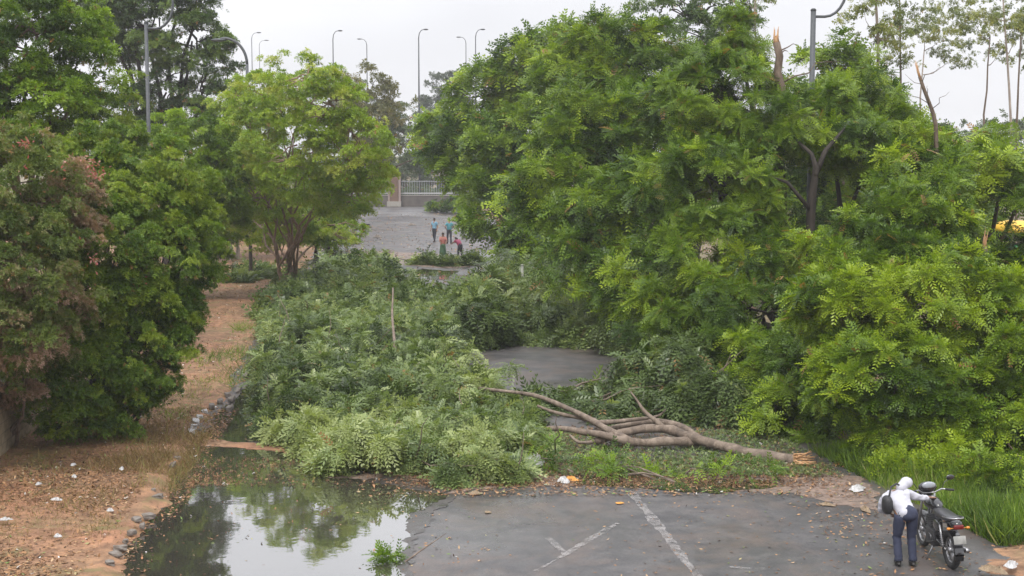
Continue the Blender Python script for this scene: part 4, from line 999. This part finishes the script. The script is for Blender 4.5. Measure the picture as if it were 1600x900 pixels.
for i, (px, py) in enumerate([(545, 372), (590, 371), (607, 394), (643, 352)]):
    scrap(px, py, (.7, .6, .2), 40 + i, conc, 'grey brown debris clod on the far stretch of road', 'debris clods on the far road')
for i, (px, py) in enumerate([(1545, 890), (1580, 884), (1562, 893)]):
    scrap(px, py, (.3, .22, .08), 50 + i, cloth if i == 1 else tan, ['tan scrap beside the rear wheel at lower right', 'white scrap on the dirt in the lower right corner', 'tan scrap nearest the bottom edge at lower right'][i], z=.12)

# ================================================================== PEOPLE
def skin_obj(name, V, E, rad, mat, parent, sub=2, root=0, post=None):
    me = bpy.data.meshes.new(name + '_skel'); me.from_pydata([tuple(v) for v in V], E, [])
    o = bpy.data.objects.new(name, me); COL.objects.link(o)
    sk = o.modifiers.new('skin', 'SKIN'); sk.use_smooth_shade = True
    for i, r in enumerate(rad):
        d = me.skin_vertices[0].data[i]; d.radius = r if hasattr(r, '__len__') else (r, r); d.use_root = (i == root)
    sb = o.modifiers.new('sub', 'SUBSURF'); sb.levels = sub; sb.render_levels = sub
    dg = bpy.context.evaluated_depsgraph_get(); dg.update()
    m2 = bpy.data.meshes.new_from_object(o.evaluated_get(dg)); m2.name = name
    bpy.data.objects.remove(o)
    if post: post(m2)
    m2.materials.clear(); m2.materials.append(mat)
    for p in m2.polygons: p.use_smooth = True
    return m2
def join_meshes(name, ms, mat):
    bm = bmesh.new()
    for m_ in ms: bm.from_mesh(m_)
    me = bpy.data.meshes.new(name); bm.to_mesh(me); bm.free(); me.materials.append(mat)
    for p in me.polygons: p.use_smooth = True
    return me
SKIN = simple('skin', (.22, .12, .075), (.19, .10, .06), .55)
HAIR = simple('hair', (.012, .010, .009), (.02, .016, .014), .5)
def person(loc, rz, label, J, top, bottom, shoe, female=False, head_dir=(0, 1, 0), cover=None, skirt=None, sleeves='short', hair='short', sub=2):
    """J: joints dict in local space (feet on z = 0)"""
    t = empty('person', loc, label, 'person', None, rz)
    j = {k_: Vector(v) for k_, v in J.items()}
    V, E, Rr, ix = [], [], [], {}
    def pt(n_, p, r): ix[n_] = len(V); V.append(Vector(p)); Rr.append(r)
    def ed(a, b): E.append((ix[a], ix[b]))
    ch, pv, nk, hd = j['chest'], j['pelvis'], j['neck'], j['head']
    sd_ = (j['shl'] - j['shr']).normalized()
    pt('pelvis', pv, (.135, .105)); pt('waist', pv.lerp(ch, .45), (.125, .09)); pt('chest', ch, (.15, .105)); pt('neck', nk, .055); pt('hb', nk.lerp(hd, .5), .062)
    pt('head', hd, (.078, .095)); pt('crown', hd + (hd - nk).normalized() * .085, (.06, .072))
    for a, b in (('pelvis', 'waist'), ('waist', 'chest'), ('chest', 'neck'), ('neck', 'hb'), ('hb', 'head'), ('head', 'crown')): ed(a, b)
    for s in 'lr':
        pt('sh' + s, j['sh' + s], .058); pt('el' + s, j['el' + s], .04); pt('wr' + s, j['wr' + s], .027)
        ed('chest', 'sh' + s); ed('sh' + s, 'el' + s); ed('el' + s, 'wr' + s)
        pt('hip' + s, j['hip' + s], .085); pt('kn' + s, j['kn' + s], .055); pt('an' + s, j['an' + s], .038)
        fwd = Vector((0, 1, 0)) if 'foot' not in j else j['foot']
        pt('toe' + s, j['an' + s] + fwd * .17 - Vector((0, 0, .045)), .032)
        ed('pelvis', 'hip' + s); ed('hip' + s, 'kn' + s); ed('kn' + s, 'an' + s); ed('an' + s, 'toe' + s)
    body = skin_obj('body', V, E, Rr, SKIN, t, sub, 0)
    parts = [body]
    hdv = Vector(head_dir).normalized(); upv = (hd - nk).normalized(); sv = hdv.cross(upv).normalized()
    # hands with separate fingers
    for s in 'lr':
        wr = j['wr' + s]; d = (wr - j['el' + s]).normalized(); side = d.cross(Vector((0, 0, 1))).normalized() if abs(d.z) < .95 else Vector((0, 1, 0))
        nn = side.cross(d).normalized(); hm = MB()
        hm.blob(wr + d * .045, (.04, .016, .055), 10, 6, rot=Matrix((side, nn, d)).transposed())
        for f in range(4):
            o_ = side * (-.03 + .02 * f); L = (.062, .072, .067, .052)[f]; b0 = wr + d * .082 + o_
            hm.tube([b0 - d * .02, b0 + d * L * .35, b0 + d * L * .75 - nn * .016, b0 + d * L * .85 - nn * .045], [.0095, .009, .008, .006], 6)
        b0 = wr + d * .03 - side * .035
        hm.tube([b0, b0 - side * .022 + d * .022, b0 - side * .024 + d * .05 - nn * .012], [.011, .010, .007], 6)
        parts.append(hm.mesh('hand'))
    # face: nose, ears, lips
    fm = MB(); fb = hd + upv * .01
    fm.blob(fb + hdv * .092 - upv * .01, (.014, .02, .022), 8, 6); fm.blob(fb + hdv * .084 - upv * .052, (.022, .008, .007), 8, 5)
    for q in (-1, 1): fm.blob(fb + sv * q * .078, (.012, .02, .03), 8, 6)
    parts.append(fm.mesh('face'))
    link('body', join_meshes('body', parts, SKIN), None, t)
    em = MB()
    for q in (-1, 1): em.blob(fb + hdv * .086 + sv * q * .03 + upv * .012, (.010, .008, .007), 8, 6)
    em.build('eyes', simple('eye_dark', (.04, .03, .03), rough=.2), t)
    # hair
    if cover is None:
        h = MB(); rot = Matrix((sv, hdv, upv)).transposed()
        h.blob(hd + upv * .035 - hdv * .02, (.09, .102, .088), 14, 8, rot)
        if hair == 'bun': h.blob(hd - hdv * .11 - upv * .02, (.045, .045, .045), 10, 6)
        h.build('hair', HAIR, t)
    else:
        h = MB(); rot = Matrix((sv, hdv, upv)).transposed(); h.blob(hd + upv * .02 - hdv * .01, (.1, .112, .11), 16, 10, rot, fn=lambda q: q * (1 + .06 * mnoise.noise(q * 3)))
        h.tube([hd - upv * .02 - hdv * .05, nk - hdv * .05, nk.lerp(ch, .3) - hdv * .1], [.085, .085, .05], 12)
        h.build('head_cloth', cover, t)
    # top
    V2, E2, R2 = [pv - (ch - pv) * .22, pv.lerp(ch, .25), pv.lerp(ch, .6), ch, ch.lerp(nk, .6)], [(0, 1), (1, 2), (2, 3), (3, 4)], [(.175, .14), (.18, .14), (.19, .14), (.18, .13), (.08, .07)]
    for s in 'lr':
        n0 = len(V2); V2.append(j['sh' + s]); R2.append(.078)
        e = j['el' + s] if sleeves == 'long' else j['sh' + s].lerp(j['el' + s], .8)
        V2.append(e); R2.append(.06); E2 += [(3, n0), (n0, n0 + 1)]
        if sleeves == 'long': V2.append(j['el' + s].lerp(j['wr' + s], .92)); R2.append(.046); E2.append((n0 + 1, n0 + 2))
    def wrinkle(me):
        for v in me.vertices: v.co += v.normal * (.02 * mnoise.noise(v.co * 7) + .012 * mnoise.noise(Vector((v.co.x * 14, v.co.y * 14, v.co.z * 26))))
    link('shirt', skin_obj('shirt', V2, E2, R2, top, t, sub + 1 if sub > 1 else 2, 0, wrinkle), None, t)
    # lower
    if skirt:
        m = MB(); b = pv + Vector((0, 0, .06)); pts = [b, b - Vector((0, 0, .15)), Vector((pv.x, pv.y, .5)), Vector(((j['anl'] + j['anr']) / 2).xy.to_3d()) + Vector((0, 0, .1))]
        m.tube(pts, [.135, .17, .2, .24], 20)
        o2 = m.build('skirt', bottom, t)
    else:
        tm_ = MB(); up_ = (ch - pv).normalized(); rt = Matrix((sd_, up_.cross(sd_), up_)).transposed()
        tm_.blob(pv + up_ * .02, (.165, .135, .15), 18, 10, rt)
        for s in 'lr':
            hp, kn, an = j['hip' + s], j['kn' + s], j['an' + s]
            pp = [hp + Vector((0, 0, .05)), hp.lerp(kn, .3), hp.lerp(kn, .65), kn, kn.lerp(an, .35), kn.lerp(an, .7), an + Vector((0, 0, .0))]
            tm_.tube(pp, [.1, .094, .08, .07, .068, .064, .066], 16)
        me = tm_.mesh('trousers')
        bm = bmesh.new(); bm.from_mesh(me); bmesh.ops.subdivide_edges(bm, edges=bm.edges, cuts=2, use_grid_fill=True); bm.to_mesh(me); bm.free()
        for p in me.polygons: p.use_smooth = True
        for v in me.vertices:
            k_ = max(0, 1 - abs(v.co.z - j['knl'].z) / .16) + max(0, 1 - abs(v.co.z - .14) / .1)
            v.co += v.normal * (.008 * mnoise.noise(v.co * 10) + .010 * k_ * math.sin(v.co.z * 75 + 3 * mnoise.noise(v.co * 6)))
        link('trousers', me, bottom, t)
    fwd = Vector((0, 1, 0)) if 'foot' not in j else j['foot']
    for s in 'lr':
        a = j['an' + s]; m = MB(); m.blob(Vector((a.x, a.y, .045)) + fwd * .06, (.05, .135, .045), 12, 6); m.tube([(a.x, a.y, .04), (a.x, a.y, .1)], [.045, .042], 10); m.build('shoe', shoe, t)
    return t
def stand(h=1.7, lean=(0, 0), arms=0, stride=.12, bend=0):
    k_ = h / 1.7; lx, ly = lean
    J = dict(pelvis=(0, 0, .92), chest=(lx * .7, ly * .7, 1.3 - bend * .1), neck=(lx, ly, 1.47 - bend * .22), head=(lx * 1.15, ly * 1.15 + .02, 1.6 - bend * .26),
             shl=(-.17 + lx, ly * .95, 1.40 - bend * .2), shr=(.17 + lx, ly * .95, 1.40 - bend * .2),
             hipl=(-.09, 0, .86), hipr=(.09, 0, .86), knl=(-.1, stride * .6, .48), knr=(.1, -stride * .2, .48), anl=(-.1, stride, .09), anr=(.1, -stride, .09))
    if arms == 0:
        J.update(ell=(-.25 + lx, ly - .02, 1.12), elr=(.25 + lx, ly - .02, 1.12), wrl=(-.26 + lx, ly + .08, .88), wrr=(.26 + lx, ly + .08, .88))
    elif arms == 1:   # hands joined on the hips / in front
        J.update(ell=(-.33 + lx, ly - .08, 1.18), elr=(.33 + lx, ly - .08, 1.18), wrl=(-.17 + lx, ly + .1, 1.0), wrr=(.17 + lx, ly + .1, 1.0))
    else:
        J.update(ell=(-.24 + lx, ly + .12, 1.12), elr=(.24 + lx, ly + .12, 1.12), wrl=(-.12 + lx, ly + .34, 1.05), wrr=(.12 + lx, ly + .34, 1.05))
    return {a: tuple(x * k_ for x in b_) for a, b_ in J.items()}
blk = simple('dark_cloth', (.02, .02, .028), (.03, .03, .04), .8)
shoe = simple('black_shoe', (.015, .014, .013), (.03, .028, .025), .5)
navy = simple('navy_cloth', (.02, .025, .05), (.03, .035, .065), .85)
wshirt = simple('white_shirt', (.46, .46, .5), (.38, .38, .43), .8)
sky_b = simple('sky_blue_shirt', (.16, .29, .38), (.12, .24, .32), .8)
teal = simple('teal_shirt', (.06, .22, .26), (.05, .18, .21), .8)
pink = simple('pink_cloth', (.42, .13, .13), (.45, .22, .17), .8)
green = simple('green_cloth', (.06, .13, .06), (.04, .09, .05), .85)
magenta = simple('magenta_cloth', (.33, .06, .12), (.27, .05, .1), .8)
person(G(679, 378), 2.6, 'walker in pale blue shirt and dark trousers standing apart on the far road', stand(1.72, arms=0, stride=.16), sky_b, blk, shoe, sub=1)
person(G(702, 381), 0.3, 'walker in teal shirt with elbows out and black trousers on the far road', stand(1.76, arms=1), teal, blk, shoe, sub=1)
person(G(692, 404), 3.4, 'woman in pinkish orange top and long green skirt in front of the teal shirt', stand(1.58, (0, .06), 2), pink, green, shoe, female=True, skirt=True, hair='bun', sub=1)
person(G(719, 405), 0.9, 'person in magenta top bending beside the pale post at the tree edge', stand(1.55, (0, .28), 2, bend=.9), magenta, blk, shoe, sub=1)

# person bending beside the motorcycle
pf = G(1412, 884)
JN = dict(pelvis=(.04, -.02, .86), chest=(-.08, .3, 1.06), neck=(.05, .43, 1.17), head=(.14, .5, 1.24), shl=(-.25, .33, 1.05), shr=(.12, .36, 1.12),
          ell=(-.28, .45, .82), elr=(.35, .42, 1.02), wrl=(-.1, .6, .72), wrr=(.55, .52, 1.0),
          hipl=(-.08, 0, .80), hipr=(.11, 0, .80), knl=(-.1, .08, .45), knr=(.13, .06, .45), anl=(-.09, -.02, .09), anr=(.14, -.04, .09))
pn = person(pf, 0, 'man in white shirt and dark trousers bending towards the black motorcycle', JN, wshirt, navy, shoe, head_dir=(.35, .8, -.5), cover=wshirt, sub=2, sleeves='long')
bg_ = MB(); bg_.blob((0, 0, 0), (.08, .13, .15), 14, 8, fn=lambda q: Vector([math.copysign(abs(c) ** .7, c) for c in q]))
bag = bg_.build('shoulder_bag', simple('black_nylon', (.012, .012, .014), (.02, .02, .022), .6), None, loc=pf + Vector((-.26, .12, .98)))
tag(bag, 'black bag slung at the left side of the bending man', 'bag')
sm = MB(); sm.tube([(.02, -.02, .14), (.08, .1, .27), (.2, .2, .3), (.32, .26, .22)], .016, 6); sm.build('strap', simple('black_nylon', (.012, .012, .014)), bag)

# ================================================================== MOTORCYCLE (seen from behind)
def motorcycle(loc, rz, lean):
    t = empty('motorcycle', loc, 'black motorcycle seen from behind beside the bending man', 'motorcycle', None, rz); t.rotation_euler = (0, lean, rz)
    rub = simple('rubber', (.02, .02, .02), (.03, .03, .03), .8); paint_ = simple('black_paint', (.012, .012, .014), (.018, .018, .02), .22, coat=.6); stl = simple('steel', (.4, .4, .41), (.3, .3, .31), .35, .9)
    eng = simple('engine_grey', (.1, .1, .105), (.06, .06, .062), .5, .7); seatm = simple('seat_vinyl', (.03, .03, .034), (.045, .045, .05), .3); red = simple('red_lens', (.14, .008, .008), (.1, .006, .006), .2)
    wb = 1.27; rr_ = .3
    for y in (0, wb):
        wv = MB(); wv.ring((0, y, rr_), (1, 0, 0), rr_ - .045, .045 if y else .055, 36, 10); wh = wv.build('wheel', rub, t)
        rm = MB(); rm.ring((0, y, rr_), (1, 0, 0), rr_ - .085, .02, 32, 6); rm.tube([(-.05, y, rr_), (.05, y, rr_)], .045, 12)
        for k_ in range(10):
            a = k_ * math.pi / 5; rm.tube([(0, y, rr_), (0, y + math.cos(a) * (rr_ - .09), rr_ + math.sin(a) * (rr_ - .09))], .012, 5)
        rm.build('rim', stl, wh)
        if y: dm = MB(); dm.tube([(.055, y, rr_), (.062, y, rr_)], .12, 20); dm.build('brake_disc', stl, wh)
    m = MB()
    for x in (-.09, .09): m.tube([(x, 0, .3), (x, .35, .36), (x * .8, .5, .42)], .02, 8)
    m.tube([(0, .42, .4), (0, .45, .72), (0, .95, .88)], .028, 8); m.tube([(0, .98, .85), (0, .92, .4), (0, .5, .34)], .024, 8)
    for x in (-.1, .1): m.tube([(x, .48, .66), (x, .1, .74), (x * .8, -.22, .8)], .014, 6)
    m.build('frame', paint_, t)
    for x in (-.13, .13):
        s = MB(); s.tube([(x, .02, .34), (x, .14, .68)], .018, 8)
        for q in range(9): s.ring((x, .035 + q * .011, .38 + q * .027), (0, .33, .94), .026, .006, 12, 4)
        s.build('shock_absorber', stl, t)
    e = MB(); e.box((0, .62, .36), (.26, .36, .26)); e.tube([(0, .72, .42), (0, .8, .68)], .085, 14)
    for q in range(6): e.box((0, .735 + q * .012, .5 + q * .032), (.21, .2, .008))
    e.tube([(-.15, .6, .34), (.15, .6, .34)], .085, 16); e.build('engine', eng, t, bevel=.01)
    x_ = MB(); x_.tube([(.1, .85, .5), (.14, .92, .3), (.15, .6, .22), (.16, .2, .27), (.17, -.25, .34)], [.02, .02, .03, .045, .04], 12); x_.build('exhaust', stl, t)
    tk = MB(); tk.blob((0, .74, .86), (.14, .28, .13), 18, 12, fn=lambda q: Vector((q.x * (1 + .2 * q.y), q.y, q.z if q.z > 0 else q.z * .6))); tank = tk.build('fuel_tank', paint_, t)
    fc = MB(); fc.tube([(0, .78, .975), (0, .78, .992)], .035, 14); fc.build('fuel_cap', stl, tank)
    st = MB(); st.blob((0, .18, .82), (.13, .42, .07), 18, 10, fn=lambda q: Vector((math.copysign(abs(q.x) ** .7, q.x), math.copysign(abs(q.y) ** .7, q.y), q.z + .6 * max(0, -q.y) ** 2))); st.build('seat', seatm, t)
    tl = MB(); tl.blob((0, -.2, .79), (.1, .14, .07), 14, 8); tl.build('tail_cowl', paint_, t)
    gl = MB(); gl.tube([(-.12, .05, .84), (-.13, -.2, .88), (-.07, -.33, .9), (.07, -.33, .9), (.13, -.2, .88), (.12, .05, .84)], .012, 8); gl.build('grab_rail', stl, t)
    r_ = MB(); r_.box((0, -.33, .76), (.16, .05, .07)); r_.build('tail_light', red, t, bevel=.015)
    mg = MB()
    for k_ in range(9):
        a0 = R(70 + k_ * 14); a1 = R(70 + (k_ + 1) * 14); q0 = (.0, math.cos(a0) * .35, rr_ + math.sin(a0) * .35); q1 = (0, math.cos(a1) * .35, rr_ + math.sin(a1) * .35)
        mg.add([(-.07, q0[1], q0[2]), (.07, q0[1], q0[2]), (.07, q1[1], q1[2]), (-.07, q1[1], q1[2]), (-.07, q0[1], q0[2] + .006), (.07, q0[1], q0[2] + .006), (.07, q1[1], q1[2] + .006), (-.07, q1[1], q1[2] + .006)], [(0, 1, 2, 3), (7, 6, 5, 4), (0, 4, 5, 1), (2, 6, 7, 3)])
    mg.build('rear_mudguard', paint_, t)
    np_ = MB(); np_.box((0, -.37, .56), (.2, .012, .13), Matrix.Rotation(R(-15), 3, 'X')); np_.build('number_plate', simple('plate_white', (.3, .3, .28), (.2, .2, .19), .5), t, bevel=.004)
    for x in (-.13, .13):
        i_ = MB(); i_.tube([(x * .5, -.3, .74), (x, -.31, .74)], .008, 6); i_.blob((x * 1.2, -.31, .74), (.035, .025, .022)); i_.build('indicator', simple('amber_lens', (.6, .22, .02), rough=.2), t)
    fk = MB()
    for x in (-.1, .1): fk.tube([(x, wb, rr_), (x, wb - .18, .66), (x, wb - .3, .98)], [.026, .024, .018], 10)
    fk.box((0, wb - .28, .93), (.24, .06, .03)); fk.build('fork', stl, t)
    fg = MB()
    for k_ in range(8):
        a0 = R(30 + k_ * 15); a1 = R(45 + k_ * 15)
        fg.add([(-.06, wb + math.cos(a0) * .34, rr_ + math.sin(a0) * .34), (.06, wb + math.cos(a0) * .34, rr_ + math.sin(a0) * .34), (.06, wb + math.cos(a1) * .34, rr_ + math.sin(a1) * .34), (-.06, wb + math.cos(a1) * .34, rr_ + math.sin(a1) * .34)], [(0, 1, 2, 3)])
    fo = fg.build('front_mudguard', paint_, t); fo.modifiers.new('s', 'SOLIDIFY').thickness = .006
    hb = MB(); hb.tube([(-.36, .82, 1.06), (-.2, .9, 1.07), (-.1, .97, 1.0), (.1, .97, 1.0), (.2, .9, 1.07), (.36, .82, 1.06)], .014, 8); hbo = hb.build('handlebar', stl, t)
    for x in (-1, 1):
        gp = MB(); gp.tube([(x * .25, .875, 1.067), (x * .38, .81, 1.057)], .02, 10); gp.build('grip', rub, hbo)
        mi = MB(); mi.tube([(x * .2, .9, 1.07), (x * .26, .93, 1.17), (x * .33, .93, 1.22)], .007, 6); mi.blob((x * .36, .93, 1.25), (.075, .02, .045), 14, 8); mi.build('mirror', paint_, t)
    hl = MB(); hl.blob((0, 1.12, .98), (.12, .1, .12), 16, 10); hl.blob((0, 1.02, 1.08), (.16, .09, .1), 16, 10); h = hl.build('headlight', paint_, t)
    dsh = MB(); dsh.blob((0, .955, 1.13), (.12, .03, .06), 14, 8); dsh.build('instrument_panel', simple('clear_plastic', (.35, .37, .4), (.25, .27, .3), .15), t)
    ss = MB(); ss.tube([(-.08, .5, .3), (-.24, .48, .02)], .013, 6); ss.build('side_stand', stl, t)
    for x in (-1, 1):
        fp = MB(); fp.tube([(x * .1, .42, .33), (x * .26, .42, .33)], .016, 8); fp.build('foot_peg', rub, t)
        sp = MB(); sp.blob((x * .115, .32, .62), (.03, .17, .1), 12, 8); sp.build('side_panel', paint_, t)
b = G(1490, 890)
motorcycle(Vector((b.x, b.y + .1, 0)), .07, -.05)

# ================================================================== HAZE
HZ = True
if HZ:
    hm = MB(); hm.box((0, 500, 13), (1840, 1460, 29))
    m, nt, out = nodes_of('haze')
    pv = nt.nodes.new('ShaderNodeVolumePrincipled'); pv.inputs['Color'].default_value = (.93, .95, 1, 1); pv.inputs['Density'].default_value = .0005; pv.inputs['Anisotropy'].default_value = .2
    nt.links.new(pv.outputs[0], out.inputs['Volume'])
    o = hm.build('haze', m, smooth=False); tag(o, kind='stuff')
    m.cycles.homogeneous_volume = True if hasattr(m.cycles, 'homogeneous_volume') else True
print('FACES', sum(len(o.data.polygons) for o in bpy.data.objects if o.type == 'MESH'))
